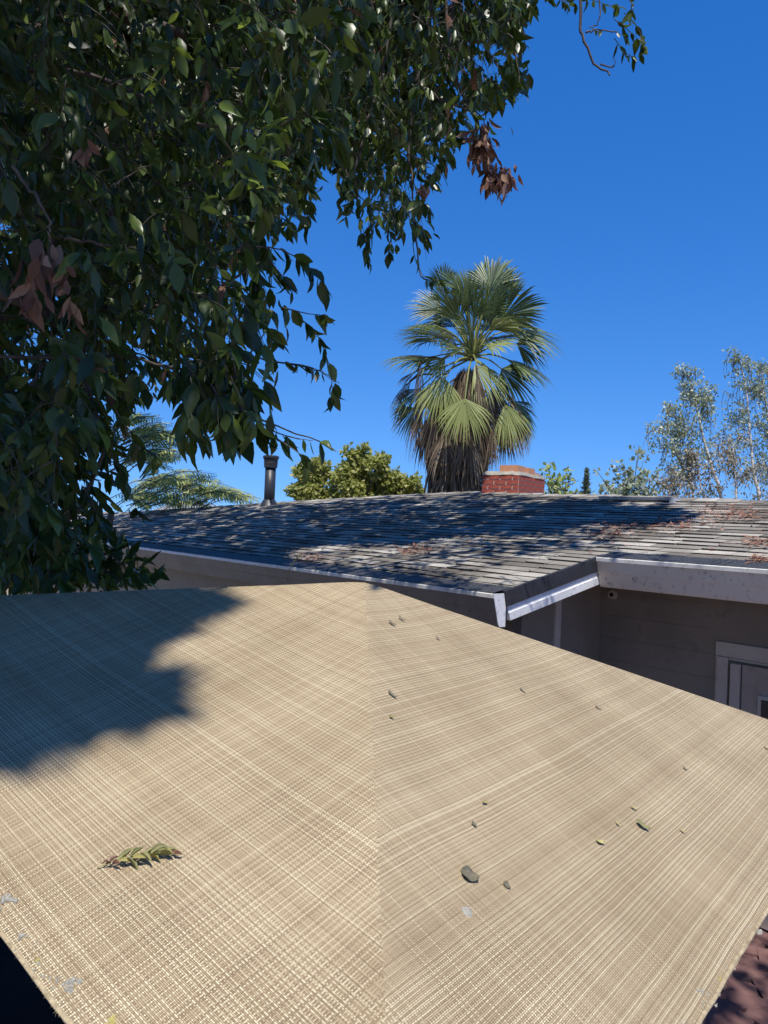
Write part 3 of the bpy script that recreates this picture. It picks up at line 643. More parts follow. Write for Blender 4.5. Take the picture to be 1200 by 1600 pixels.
rough_slab(V3((c0[0], c0[1], zt_))-fd*.01-rd*.01, fd*(wF+.0), rd*(wR+.02), .055, 'cement', 'mortar_cap', chim)
def flueliner(o0, a, b, h):
    th = .025; an, bn = norm(a), norm(b); o0, a, b = V3(o0), V3(a), V3(b)
    mb = MB(); mb.box(o0, a, bn*th, (0, 0, h)); mb.box(o0+b-bn*th, a, bn*th, (0, 0, h)); mb.box(o0+bn*th, an*th, b-2*bn*th, (0, 0, h-.001)); mb.box(o0+a-an*th+bn*th, an*th, b-2*bn*th, (0, 0, h-.001)); mb.box(o0+an*th+bn*th, a-2*an*th, b-2*bn*th, (0, 0, h*.3))
    o = mb.build('clay_flue', M['clay'], chim); kid(o); recalc(o.data)
flueliner(V3((c0[0], c0[1], zt_+.04))+fd*.05+rd*.06, fd*.30, rd*.30, .115)
flueliner(V3((c0[0], c0[1], zt_+.04))+fd*.03+rd*.44, fd*.26, rd*.26, .105)
flueliner(V3((c0[0], c0[1], zt_+.04))+fd*.05+rd*.76, fd*.2, rd*.2, .05)

# dry needles and leaves on the roof
def needles(name, px, py, rx, ry, n, label, mat_='needle', long_=.09):
    O, D, Nn, L_ = [], [], [], []
    for _ in range(n):
        a = rng.normal(0, .5, 2); qx, qy = px+a[0]*rx, py+a[1]*ry
        t, s_ = ts(qx, qy)
        if s_ > smax(t)-.02 or (s_ < .0) or (t < 0 and s_ < lam): continue
        O.append(RP(t, s_, .022+abs(rng.normal(0, .012)))); d = -gdir*rng.normal()+bs*rng.normal()+nrm*rng.normal(0, .18); D.append(d); Nn.append(nrm+rng.normal(0, .3, 3)); L_.append(long_*rng.uniform(.4, 1.2))
    v, f = leaves(np.array(O), np.array(D), np.array(Nn), L_, DIA_V, DIA_T, np.where(rng.random(len(O)) < .25, .55, .14))
    o = ob(name, bigmesh(name, v, f), M[mat_]); return tag(o, label, 'leaf litter', None, 'stuff')
needles('dry_leaf_litter', 650, 864, 34, 7, 220, 'small reddish brown pile of dry needles mid roof')
needles('dry_leaf_litter', 486, 877, 34, 8, 160, 'reddish dry leaf pile at the left gutter')
needles('dry_leaf_litter', 1010, 822, 110, 14, 600, 'broad rusty band of dry needles on the right roof slope')
needles('dry_leaf_litter', 1150, 806, 90, 14, 700, 'rusty needles near the ridge at the right edge')
needles('dry_leaf_litter', 1188, 878, 22, 5, 120, 'rusty needles by the right gutter at the photo edge')
needles('dry_leaf_litter', 950, 838, 40, 10, 200, 'rusty clump above the roof notch')
needles('dry_leaf_litter', 1180, 852, 40, 8, 160, 'thin rusty needles on the right roof above the gutter')
needles('dry_leaf_litter', 620, 845, 420, 50, 900, 'single dry needles scattered all over the roof', long_=.06)
# small twig hanging over the left gutter
a = at(468, 868, 7.0); pth = []
for (px, py) in ((472, 866), (462, 874), (452, 890), (445, 908)):
    t_, s_ = ts(px, py); pth.append(at(px, py, 7.35))
tg = tube('dry_twig', pth, .007, .004, M['straw'], n=10, sides=5); tag(tg, 'pale curved dry twig hanging over the left gutter', 'twig')

# ------------------------------------------------------------------ big foreground tree
tree = thing('broadleaf_tree', (-3.6, 3.2, 0), 'large dark green broadleaf tree overhanging from the upper left', 'tree')
KM = Matrix.Translation(-tree.location)
def tk(o): o.matrix_parent_inverse = KM; return o
tube('trunk', [(-3.6, 3.2, 0), (-3.55, 3.2, 1.8), (-3.3, 3.1, 3.6), (-2.9, 2.9, 5.6), (-2.4, 2.6, 7.4)], .3, .14, M['bark'], tree, 18, 12, .02)
LIMBS = [[(-3.4, 3.1, 3.2), (-2.9, 3.6, 4.3), (-2.0, 4.2, 5.6), (-.9, 4.9, 6.6), (.4, 5.4, 7.2), (1.6, 5.6, 7.0)],
         [(-3.1, 3.0, 4.4), (-2.4, 2.4, 5.8), (-1.6, 1.2, 7.2), (-1.0, -.6, 8.0)],
         [(-3.3, 3.1, 3.6), (-2.6, 4.8, 4.8), (-1.8, 6.5, 6.4), (-.2, 8.0, 7.8)],
         [(-2.4, 2.6, 7.4), (-1.4, 3.2, 8.3), (.4, 4.0, 8.8)],
         [(-3.5, 3.2, 2.5), (-2.9, 2.9, 3.3), (-2.1, 2.7, 3.7), (-1.2, 2.7, 3.75)],
         [(-3.5, 3.2, 2.2), (-3.0, 3.6, 2.7), (-2.3, 3.8, 3.0), (-1.6, 3.9, 2.9)],
         [(-3.2, 3.0, 4.0), (-2.5, 3.0, 4.7), (-1.7, 3.0, 5.1), (-.9, 3.2, 5.0)]]
for L_ in LIMBS: tube('limb', L_, .09, .02, M['bark'], tree, 18, 8, .02)

polyL, LO, LD, LN, LL = [], [], [], [], []
dead = [[], [], [], []]; young = [[], [], [], []]  # young also holds leaves brightened to look sunlit
def add_twigs(O, D, L, nl, leaf, droop=.5, hang=.8, store=None, spread=.8, p_dead=.008, p_young=.02, rad=True):
    poly, b, d, n, l = twigs(O, D, L, nl, leaf, droop, hang, spread=spread)
    if rad: polyL.append(poly)
    if store is None:
        u = rng.random(len(b)); md = u < p_dead; my = (u > 1-p_young)
        for m_, st in ((md, dead), (my, young)):
            for q, a in zip(st, (b[m_], d[m_], n[m_], l[m_])): q.append(a)
        k = ~(md | my); LO.append(b[k]); LD.append(d[k]); LN.append(n[k]); LL.append(l[k])
    else:
        for q, a in zip(store, (b, d, n, l)): q.append(a)
def inpoly(x, y, P):
    c = np.zeros(len(x), bool); n = len(P)
    for i in range(n):
        x0, y0 = P[i]; x1, y1 = P[(i+1) % n]
        c ^= ((y0 > y) != (y1 > y)) & (x < (x1-x0)*(y-y0)/(y1-y0+1e-9)+x0)
    return c
def sample(P, n):
    P_ = V3(P); lo, hi = P_.min(0), P_.max(0); X = np.empty((0, 2))
    while len(X) < n:
        q = rng.uniform(lo, hi, (n*3, 2)); X = np.concatenate([X, q[inpoly(q[:, 0], q[:, 1], P)]])
    return X[:n]
def atv(X, y):
    r = FWD+((X[:, 0]-600)/F)[:, None]*RIGHT+((800-X[:, 1])/F)[:, None]*UP; return CAM+r*(np.asarray(y)/r[:, 1])[:, None]
def mass(P, n, y0, y1, L=(.2, .4), nl=9, leaf=.085, droop=.5, hang=.8, dirx=.5, **k):
    X = sample(P, n); y = rng.uniform(y0, y1, n); O = atv(X, y); D = np.stack([rng.normal(dirx, .5, n), rng.normal(-.1, .45, n), rng.normal(-.15, .4, n)], 1)
    add_twigs(O, D, rng.uniform(*L, n), nl, leaf, droop, hang, **k)
LEFT = [(-160, -160), (560, -160), (540, 40), (500, 150), (455, 240), (425, 300), (395, 360), (370, 430), (385, 490), (350, 540), (330, 570), (260, 560), (200, 560), (150, 590), (110, 640), (-160, 700)]
mass(LEFT, 420, 2.3, 3.1, (.14, .3), 9, .082)
mass(LEFT, 650, 3.0, 4.4, (.2, .4), 10, .09)
mass(LEFT, 620, 4.6, 6.8, (.3, .5), 11, .10)
LOWL = [(-160, 560), (110, 600), (130, 670), (115, 730), (105, 790), (120, 840), (130, 885), (-160, 900)]
mass(LOWL, 100, 2.2, 3.0, (.12, .26), 8, .075, dirx=.2); mass(LOWL, 560, 3.2, 5.6, (.2, .4), 10, .09, dirx=.2)
BOT = [(60, 850), (190, 860), (230, 880), (220, 905), (60, 915)]
mass(BOT, 34, 3.2, 3.8, (.14, .25), 8, .075, droop=-.1, hang=.1, p_young=.2)
EDGE = [(250, 560), (370, 560), (375, 600), (360, 625), (300, 620), (260, 590)]
mass(EDGE, 45, 2.4, 2.9, (.1, .2), 6, .10, droop=.6, hang=1.2, dirx=.2)
HANG = [(430, -160), (830, -160), (800, 20), (700, 40), (700, 110), (730, 150), (690, 210), (680, 260), (660, 330), (640, 360), (560, 350), (545, 300), (540, 230), (470, 160)]
mass(HANG, 330, 4.2, 5.6, (.2, .38), 10, .085, droop=.7, hang=1.0, dirx=.1)
RH = [(700, -60), (830, -60), (800, 60), (790, 90), (770, 120), (700, 160), (720, 100)]
mass(RH, 50, 4.2, 5.0, (.15, .3), 9, .085, droop=.7, hang=1.0, dirx=.1)
TOP = [(250, -400), (900, -400), (840, -170), (250, -150)]; mass(TOP, 300, 4.5, 6.5, (.3, .5), 10, .09)
SIL = [(-60, -60), (838, -60), (825, 60), (800, 90), (830, 140), (800, 160), (760, 175), (745, 215), (700, 250), (695, 300), (675, 340), (680, 395), (655, 420), (640, 340), (610, 400), (570, 425), (560, 370), (535, 340), (528, 262), (495, 245), (492, 300), (480, 350), (430, 368), (425, 400), (440, 470), (455, 500), (440, 560), (428, 600), (430, 680), (400, 705), (350, 700), (300, 718), (282, 690), (285, 640), (250, 620), (195, 640), (205, 700), (235, 760), (195, 790), (170, 830), (255, 868), (250, 918), (-60, 930)]
def trim_view(O, extra=True):
    r_ = O-CAM; y = r_@FWD; x, z = 600+F*(r_@RIGHT)/np.maximum(y, .05), 800-F*(r_@UP)/np.maximum(y, .05)
    see = (y > 0) & (x > -50) & (x < 1300) & (z > -50) & (z < 1000); j = rng.normal(0, 5, (len(O), 2))
    k = see & ~inpoly(x+j[:, 0], z+j[:, 1], SIL)
    th = np.clip((x-430)/400, 0, 1)*.78*(np.clip((330-z)/150, .35, 1)); cl = np.sin(x*.045+1.3*np.sin(z*.05))+np.sin(z*.06+x*.02)
    return k | (see & (x > 430) & (rng.random(len(O)) < th*(1 if extra else 0)*np.clip(1+.8*cl, 0, 1.55)))
# explicit sprays along the outline: (px,py) path, depth, leaf length, leaves
SPR = [([(730, -10), (775, 0), (815, 12)], 4.4, .075, 14), ([(840, -15), (865, -5), (900, 6)], 4.4, .07, 12), ([(690, 70), (735, 90), (765, 130)], 4.5, .08, 14), ([(640, 20), (690, 60), (700, 110)], 4.5, .08, 14), ([(750, 40), (785, 50), (815, 70)], 4.4, .07, 12), ([(900, -10), (940, 5), (975, 12)], 4.4, .07, 9), ([(720, 160), (740, 175), (745, 205)], 4.5, .07, 8), ([(975, 20), (1000, 50), (1000, 85)], 4.4, .08, 10), ([(925, 45), (960, 50), (985, 60)], 4.4, .06, 7), ([(400, 385), (440, 390), (480, 415), (510, 450)], 2.6, .085, 18), ([(415, 400), (440, 430), (460, 460)], 2.6, .08, 10),
       ([(455, 495), (480, 505), (500, 530), (520, 590), (515, 620)], 2.8, .07, 22), ([(420, 565), (470, 570), (500, 580), (525, 600)], 2.9, .06, 12), ([(440, 480), (480, 490), (505, 492)], 2.6, .08, 8),
       ([(395, 650), (430, 675), (465, 685), (500, 690)], 2.5, .07, 16), ([(400, 665), (440, 690), (470, 710), (480, 725)], 2.5, .075, 14), ([(330, 600), (350, 640), (345, 680)], 2.4, .11, 8), ([(290, 620), (300, 650), (300, 690)], 2.4, .11, 8), ([(360, 610), (380, 640), (400, 660)], 2.4, .08, 10),
       ([(440, 240), (470, 270), (485, 310), (480, 350)], 3.0, .07, 18), ([(450, 230), (470, 250), (490, 300)], 3.2, .07, 14), ([(400, 330), (440, 340), (450, 355)], 3.0, .07, 10),
       ([(560, 330), (570, 370), (575, 410)], 4.6, .085, 18), ([(600, 330), (610, 370), (605, 405)], 4.6, .085, 16), ([(640, 330), (660, 360), (672, 380)], 4.6, .085, 16), ([(645, 380), (650, 410), (668, 438), (690, 437)], 4.5, .075, 9), ([(540, 260), (545, 300), (540, 340)], 4.6, .08, 16),
       ([(790, 60), (800, 100), (810, 130)], 4.4, .08, 14), ([(740, 60), (770, 90), (790, 130)], 4.4, .08, 14), ([(720, 100), (740, 140), (750, 160)], 4.6, .08, 12), ([(770, -20), (800, 10), (815, 20)], 4.6, .08, 10),
       ([(960, 30), (985, 50), (1000, 65)], 4.4, .075, 10), ([(960, 60), (975, 80), (990, 90)], 4.4, .075, 10), ([(870, -10), (880, 2), (890, 8)], 4.4, .06, 6), ([(975, -10), (990, 10), (985, 20)], 4.4, .07, 8), ([(180, 640), (215, 690), (245, 715)], 2.5, .075, 12), ([(170, 700), (200, 760), (215, 800)], 2.8, .07, 12), ([(130, 760), (150, 800), (165, 850)], 2.8, .07, 12)]
SPS = len(LO); sp = []
for pts, y, lf, n in SPR:
    P = curve_pts([at(a, b, y+.06*math.sin(a)) for a, b in pts], 24); sp.append(P[::4][:6]); idx = rng.integers(3, 24, n); b_ = P[idx]
    T = norm(P[np.minimum(idx+1, 23)]-P[idx-1]); d = norm(T*.6+norm(rng.normal(0, 1, (n, 3)))*.7+V3((0, 0, -.7)))
    LO.append(b_+0); LD.append(d); LN.append(norm(rng.normal(0, 1, (n, 3))+V3((0, -.6, .3)))); LL.append(lf*rng.uniform(.6, 1.15, n))
# hanging leaders seen among the leaves
LEAD = [([(560, -150), (585, 40), (600, 90)], 4.4, .012), ([(640, -150), (600, 100), (560, 250), (565, 380)], 4.9, .011), ([(700, -150), (660, 80), (640, 220), (645, 300), (655, 420), (668, 438)], 4.7, .010),
        ([(690, -150), (700, 60), (720, 140), (745, 190), (778, 250)], 4.6, .010), ([(720, -150), (700, 100), (680, 150), (750, 180), (760, 240)], 4.7, .008), ([(760, -150), (770, 40), (800, 60), (812, 130)], 4.5, .009), ([(900, -150), (907, 20), (912, 60), (930, 100), (950, 112), (952, 118)], 4.4, .010), ([(915, 50), (940, 48), (965, 50)], 4.4, .006), ([(925, -100), (938, 20), (920, 45)], 4.4, .006), ([(938, 100), (958, 105), (960, 90)], 4.4, .005),
        ([(745, 20), (765, 35), (800, 30), (820, 55)], 4.4, .004), ([(740, 0), (760, 60), (775, 70)], 4.4, .004), ([(650, 60), (690, 75), (740, 80)], 4.6, .006), ([(645, 20), (690, 70), (700, 100)], 4.6, .005), ([(530, 130), (540, 260), (560, 300)], 4.6, .006), ([(560, 240), (555, 300), (600, 330)], 4.6, .005), ([(630, 240), (680, 260), (700, 290)], 4.5, .004),
        ([(20, 260), (70, 330), (80, 380)], 2.2, .006), ([(80, 370), (75, 480), (90, 560), (85, 640)], 2.6, .012), ([(90, 370), (150, 380), (220, 390)], 2.4, .007), ([(130, 375), (180, 290), (240, 250)], 2.4, .004), ([(0, 640), (40, 620), (70, 560)], 2.8, .014), ([(150, 480), (130, 560), (160, 700), (120, 800)], 3.0, .012), ([(-40, 300), (100, 350), (260, 300), (420, 230)], 3.0, .014), ([(-40, 500), (160, 480), (300, 470), (420, 400)], 3.1, .012), ([(-40, 560), (200, 560), (340, 600), (400, 650), (500, 690)], 2.7, .007), ([(400, 560), (450, 568), (500, 580), (530, 600)], 2.9, .004), ([(-60, 100), (150, 120), (300, 190), (420, 200)], 2.6, .010)]
for pts, y, r in LEAD:
    tube('branch', [at(a, b, y) for a, b in pts], r, r*.35, M['twig'], tree, 20, 6, .004)
# brown dead clusters
def deadbunch(px, py, y, rx, ry, n, lf):
    c = rng.normal(0, .42, (n, 2)); O = atv(np.stack([px+c[:, 0]*rx, py+c[:, 1]*ry], 1), y+rng.normal(0, .04, n))
    D = norm(np.stack([rng.normal(0, .5, n), rng.normal(0, .5, n), -np.ones(n)], 1))
    for q, a in zip(dead, (O, D, norm(rng.normal(0, 1, (n, 3))), lf*rng.uniform(.6, 1.2, n))): q.append(a)
deadbunch(753, 222, 4.6, 20, 38, 130, .095); deadbunch(779, 275, 4.6, 26, 24, 130, .085); deadbunch(690, 190, 4.7, 20, 16, 12, .07); deadbunch(660, 290, 4.6, 14, 14, 9, .07)
deadbunch(70, 395, 2.3, 26, 30, 20, .095); deadbunch(45, 455, 2.3, 26, 20, 12, .09); deadbunch(105, 420, 2.3, 10, 30, 8, .09); deadbunch(112, 480, 2.4, 14, 24, 8, .07); deadbunch(135, 230, 2.4, 20, 14, 6, .06)
deadbunch(355, 545, 2.8, 8, 14, 4, .07); deadbunch(205, 670, 2.6, 18, 22, 6, .075); deadbunch(205, 800, 2.9, 16, 30, 9, .06); deadbunch(320, 135, 2.4, 8, 16, 4, .07); deadbunch(258, 575, 2.4, 6, 10, 3, .05); deadbunch(450, 505, 2.6, 5, 12, 3, .06)
# young tips, and leaves given a brighter colour to look sunlit, upper middle
def young_sunlit_bunch(px, py, y, r, n, lf):
    c = rng.normal(0, .45, (n, 2))*r; O = atv(np.stack([px+c[:, 0], py+c[:, 1]], 1), y+rng.normal(0, .04, n))
    for q, a in zip(young, (O, norm(rng.normal(0, .7, (n, 3))+V3((.3, 0, -.3))), norm(rng.normal(0, .6, (n, 3))+V3((0, -.5, .8))), lf*rng.uniform(.6, 1.2, n))): q.append(a)
young_sunlit_bunch(300, 90, 2.3, 60, 14, .06); young_sunlit_bunch(420, 240, 2.4, 40, 12, .06); young_sunlit_bunch(405, 290, 2.4, 30, 10, .08); young_sunlit_bunch(300, 440, 2.4, 40, 8, .07); young_sunlit_bunch(400, 480, 2.6, 30, 8, .06); young_sunlit_bunch(375, 30, 2.0, 22, 12, .05); young_sunlit_bunch(400, 200, 2.1, 34, 18, .06); young_sunlit_bunch(330, 310, 2.2, 24, 8, .055); young_sunlit_bunch(60, 700, 2.4, 30, 8, .05); young_sunlit_bunch(110, 890, 3.3, 30, 9, .06); young_sunlit_bunch(540, 20, 4.0, 20, 8, .06)
# crown overhead: stands between the sun and the shaded parts of roof and canopy
def caster(P, n, onto, hgt, leaf=.11, nl=12):
    X = sample(P, n); O = []
    for px, py in X:
        p = onplane(px, py, P1, nrm) if onto == 'roof' else surf(px, py)[0]
        h = hgt*random.uniform(.85, 1.2); O.append(p+V3(SUN)*(h/SUN.z)+rng.normal(0, .08, 3))
    O = np.array(O); D = rng.normal(0, 1, (n, 3))*V3((1, 1, .4)); add_twigs(O, D, rng.uniform(.10, .22, n), nl, leaf, .4, .6)
SH_U = [(-60, 900), (345, 912), (362, 925), (345, 955), (300, 975), (240, 1000), (190, 1030), (240, 1035), (285, 1045), (275, 1085), (240, 1105), (150, 1120), (60, 1160), (-60, 1195)]
caster([(-60, 900), (180, 915), (330, 918), (345, 935), (230, 975), (150, 1000), (90, 1020), (-60, 1060)], 400, 'umb', 7.0, .13)
caster([(200, 1040), (270, 1040), (265, 1085), (180, 1100), (0, 1160), (-60, 1170), (-60, 1060), (100, 1060)], 78, 'umb', 7.0, .13)
caster([(100, 800), (400, 785), (420, 830), (430, 925), (100, 900)], 2000, 'roof', 5.0, .2)
caster([(400, 792), (740, 772), (950, 782), (960, 800), (860, 830), (700, 835), (620, 850), (480, 850), (420, 870)], 2300, 'roof', 5.2, .17)
caster([(620, 850), (860, 835), (960, 815), (1010, 830), (900, 860), (760, 880), (660, 900)], 150, 'roof', 5.2, .13)
caster([(100, 840), (400, 870), (410, 925), (100, 910)], 500, 'roof', 5.0, .2)
caster([(430, 865), (620, 885), (780, 915), (700, 915), (430, 885)], 60, 'roof', 5.2, .12)
caster([(840, 790), (1000, 795), (1060, 815), (900, 815)], 420, 'roof', 5.2, .17)
caster([(920, 860), (1010, 870), (1120, 882), (940, 872)], 30, 'roof', 5.2)
for n_, x0, x1, y0, y1 in ((1100, -7, -1.9, -4, 7), (900, -7, 4, -7, -1.8)):     # unseen crown added left and behind to block sky light
    O = np.stack([rng.uniform(x0, x1, n_), rng.uniform(y0, y1, n_), rng.uniform(6.3, 8.6, n_)], 1); add_twigs(O, rng.normal(0, 1, O.shape)*V3((1, 1, .4)), rng.uniform(.3, .6, n_), 12, .19, .4, .6)
for n_, lo, hi, P_ in ((400, 2.2, 4.2, LEFT), (240, 2.2, 4.2, LOWL), (120, 1.8, 3.0, HANG)):      # unseen crown added to shade the visible boughs, with gaps for sun
    X = sample(P_, n_); hole = (np.hypot((X[:, 0]-330)/120, (X[:, 1]-150)/190) < 1) & (rng.random(n_) < .96) | (np.hypot((X[:, 0]-390)/90, (X[:, 1]-450)/150) < 1) & (rng.random(n_) < .75); X = X[~hole]; O = atv(X, rng.uniform(2.0, 4.5, len(X)))+np.array(SUN)*rng.uniform(lo, hi, len(X))[:, None]; zz = (O-CAM); ok = (zz@UP > (zz@FWD)*.72) | (zz@FWD < 0); O = O[ok]
    add_twigs(O, rng.normal(0, 1, O.shape)*V3((1, 1, .4)), rng.uniform(.2, .4, len(O)), 12, .13, .4, .6)
n_ = 110; gx = np.stack([rng.uniform(1.6, 3.6, n_), rng.uniform(4.3, 6.4, n_), np.zeros(n_)], 1); O = gx+np.array(SUN)*8.2  # unseen twigs added overhead to shade the paving at lower right
add_twigs(O, rng.normal(0, 1, O.shape)*V3((1, 1, .4)), rng.uniform(.2, .4, n_), 12, .14, .4, .6)
keepspr = np.concatenate([np.full(len(a), SPS <= i < SPS+len(SPR)) for i, a in enumerate(LO)])
O, D, Nn, L_ = (np.concatenate(a) for a in (LO, LD, LN, LL))
tv_ = trim_view(O+D*L_[:, None]*.5) & ~keepspr; O, D, Nn, L_ = O[~tv_], D[~tv_], Nn[~tv_], L_[~tv_]
def project(X):
    rel = X-CAM; y = rel@FWD; return 600+F*(rel@RIGHT)/np.maximum(y, .05), 800-F*(rel@UP)/np.maximum(y, .05), y
def prune(O):          # thin the unseen high crown so that the sun reaches the open parts of the canopy and the roof
    sx, sy, yy = project(O); seen = (yy > 0) & (sx > -40) & (sx < 1240) & (sy > -40) & (sy < 1000); kill = np.zeros(len(O), bool); sv = np.array(SUN)
    for P0_, P1_ in ((C, Lc), (Rc, C)):
        n_ = norm(np.cross(P0_-A, P1_-A)); t_ = ((A-O)@n_)/(-sv@n_); q = O-sv*t_[:, None]; x, y, d = project(q)
        on = (d > .3) & inpoly(x, y, [(-80, 900), (570, 900), (1300, 1140), (1300, 1450), (1100, 1700), (120, 1700), (-80, 1430)])
        kill |= on & ~inpoly(x, y, SH_U) & ((rng.random(len(O)) < .985)); hard = kill.copy() if P0_ is C else hard | kill
    t_ = ((P1-O)@nrm)/(-sv@nrm); q = O-sv*t_[:, None]; x, y, d = project(q)
    kill |= (d > 1) & inpoly(x, y, [(640, 900), (700, 868), (780, 872), (950, 850), (990, 832), (1080, 822), (1240, 790), (1240, 915), (945, 880), (800, 940)]) & (rng.random(len(O)) < .8)
    kill |= (d > 1) & inpoly(x, y, [(430, 880), (440, 862), (520, 850), (700, 850), (720, 868), (640, 905)]) & (rng.random(len(O)) < .55)
    return (kill & ~seen) | (hard & (sy < 330))
kl = prune(O); O, D, Nn, L_ = O[~kl], D[~kl], Nn[~kl], L_[~kl]
rel = O-CAM; yy = rel@FWD; px = 600+F*(rel@RIGHT)/yy; py = 800-F*(rel@UP)/yy
inview = (yy > 0) & (px > 0) & (px < 1200) & (py > 0) & (py < 950); size = np.where(inview, L_/np.maximum(yy, .1), 0)
# largest visible: nearest 300
idx = np.argsort(-size*(yy < 3.2))[:300]; keep = np.ones(len(O), bool); keep[idx] = False
LM = []
for q in range(3):
    v = LEAF_V.copy(); v[:, 2] *= (1, 1.8, .3)[q]; v[:, 1] *= (1, .85, 1.15)[q]; v[:, 2] -= (.0, .1, -.05)[q]*v[:, 0]**2; me = bigmesh('leaf', v, LEAF_T, True); me.materials.append(M['leaf']); LM.append(me)
X, Y, Z = frames(D[idx], Nn[idx])
for k in range(len(idx)):
    o = bpy.data.objects.new('leaf', LM[k % 3]); COL.objects.link(o); o.parent = tree; tk(o)
    m_ = Matrix([list(r) for r in (np.stack([X[k], Y[k], Z[k]], 1)*L_[idx[k]])]).to_4x4(); o.matrix_basis = Matrix.Translation(O[idx[k]]) @ m_
ki = np.where(keep)[0]; vs_, fs_, nb = [], [], 0
for q in range(4):          # four differently curled leaf shapes
    tv = LEAF_V.copy(); tv[:, 2] = tv[:, 2]*(1, 2.2, .4, -1)[q]-(0, .18, -.12, .25)[q]*tv[:, 0]**2; tv[:, 1] += (0, .05, -.07, .1)[q]*tv[:, 0]**2
    i_ = ki[q::4]; v, f = leaves(O[i_], D[i_], Nn[i_], L_[i_], tv, LEAF_T, rng.uniform(.7, 1.35, len(i_))); vs_.append(v); fs_.append(f+nb); nb += len(v)
v, f = np.concatenate(vs_), np.concatenate(fs_)
tk(ob('foliage', bigmesh('foliage', v, f, True), M['leaf'], tree, 'stuff')); print('leaves', len(O))
for st in (dead, young):
    o_ = np.concatenate(st[0]); x, y, d_ = project(o_); ok = ~(trim_view(o_, False)) | (np.hypot(x-765, y-250) < 75) | ((np.hypot(x-660, y-290) < 40)); 
    ok &= ~prune(o_)
    for q in range(4): st[q] = [np.concatenate(st[q])[ok]]
for st, m_, nm, lb in ((dead, 'leaf_dead', 'dead_leaves', 'dry reddish brown leaves hanging in bunches'), (young, 'leaf_young_sunlit', 'young_sunlit_leaves', 'bright yellow green leaves, young ones and some coloured to look sunlit')):
    a = [np.concatenate(q) for q in st]; v, f = leaves(*a, wide=rng.uniform(.7, 1.1, len(a[0]))); tk(ob(nm, bigmesh(nm, v, f, True), M[m_], tree, 'stuff', lb))
PP = np.concatenate(polyL); PP = PP[~(prune(PP[:, 2]) | trim_view(PP[:, 3], False) | trim_view(PP[:, -1], False))]; rr = np.linspace(.0028, .0009, PP.shape[1])[None].repeat(len(PP), 0); v, f = tubes(PP, rr, 3)
tk(ob('twigs', bigmesh('twigs', v, f), M['twig'], tree, 'stuff'))
SPp = np.array([curve_pts(s_, 6) for s_ in sp]); v, f = tubes(SPp, np.linspace(.003, .001, 6)[None].repeat(len(SPp), 0), 4); tk(ob('twigs', bigmesh('twigs', v, f), M['twig'], tree, 'stuff'))

# ------------------------------------------------------------------ fan palm
YP = 20.0; U_ = YP/F     # metres per pixel at the palm
pc = at(738, 565, YP); base = at(712, 800, YP)
palm = thing('fan_palm', (base[0], base[1], 0), 'tall fan palm with a shaggy skirt of dead fronds behind the roof', 'palm tree')
PKM = Matrix.Translation(-palm.location)
def pk(o): o.matrix_parent_inverse = PKM; return o
pk(tube('trunk', [(base[0], base[1], 0), (base[0], base[1], 2.5), at(715, 700, YP), at(728, 625, YP)], .42, .16, M['bark'], palm, 12, 12))
def fan(hub, axis, normal, R, m_, nseg=34, spread=2.5, droop=.35, tipdroop=.3, name='frond', src=None, fold=.12, full=.8):
    """one fan frond: petiole from src, radiating pleated blades"""
    ax = norm(axis); nn = norm(normal-ax*np.dot(normal, ax)); sd = np.cross(nn, ax); V_, F_ = [], []
    split = rng.uniform(.42, .62)
    for k in range(nseg):
        if rng.random() < .03: continue
        a = (k/(nseg-1)-.5)*spread+rng.normal(0, .02); d = ax*math.cos(a)+sd*math.sin(a); w = R*spread/nseg*full; perp = -ax*math.sin(a)+sd*math.cos(a)
        r = R*(1-.22*abs(a/(spread/2))**2)*rng.uniform(.86, 1.08); b0 = len(V_); K = 6
        zig = fold*R*.12*(1 if k % 2 else -1)
        for j in range(K+1):
            u = j/K; ww = w*min(1, u*1.55) if u < split else w*(1-(u-split)/(1-split))**.8*.98
            dr = droop*R*u*u*.5+tipdroop*R*max(0, u-.6)**2*2.2*rng.uniform(.6, 1.3)
            c = hub+d*r*u-V3((0, 0, dr))+nn*(-.10*R*math.cos(a)*u+zig*u)
            V_ += [c-perp*ww*.5+nn*ww*.18, c, c+perp*ww*.5+nn*ww*.18]
        for j in range(K):
            q = b0+j*3; F_ += [(q, q+1, q+4, q+3), (q+1, q+2, q+5, q+4)]
    o = pk(ob(name, bigmesh(name, np.array(V_), np.array(F_), False), M[m_], palm))
    if src is not None:
        mid = (src+hub)/2+V3((0, 0, .12*np.linalg.norm(hub-src))); q = tube('petiole', [src, mid, hub+ax*R*.12], .03, .015, M['petiole' if name == 'frond' else 'palm_dead'], o, 8, 5); kid(q)
    return o
def zp(x, y, dz=0): return at(560+x/3.333, 370+y/3.333, YP+dz)
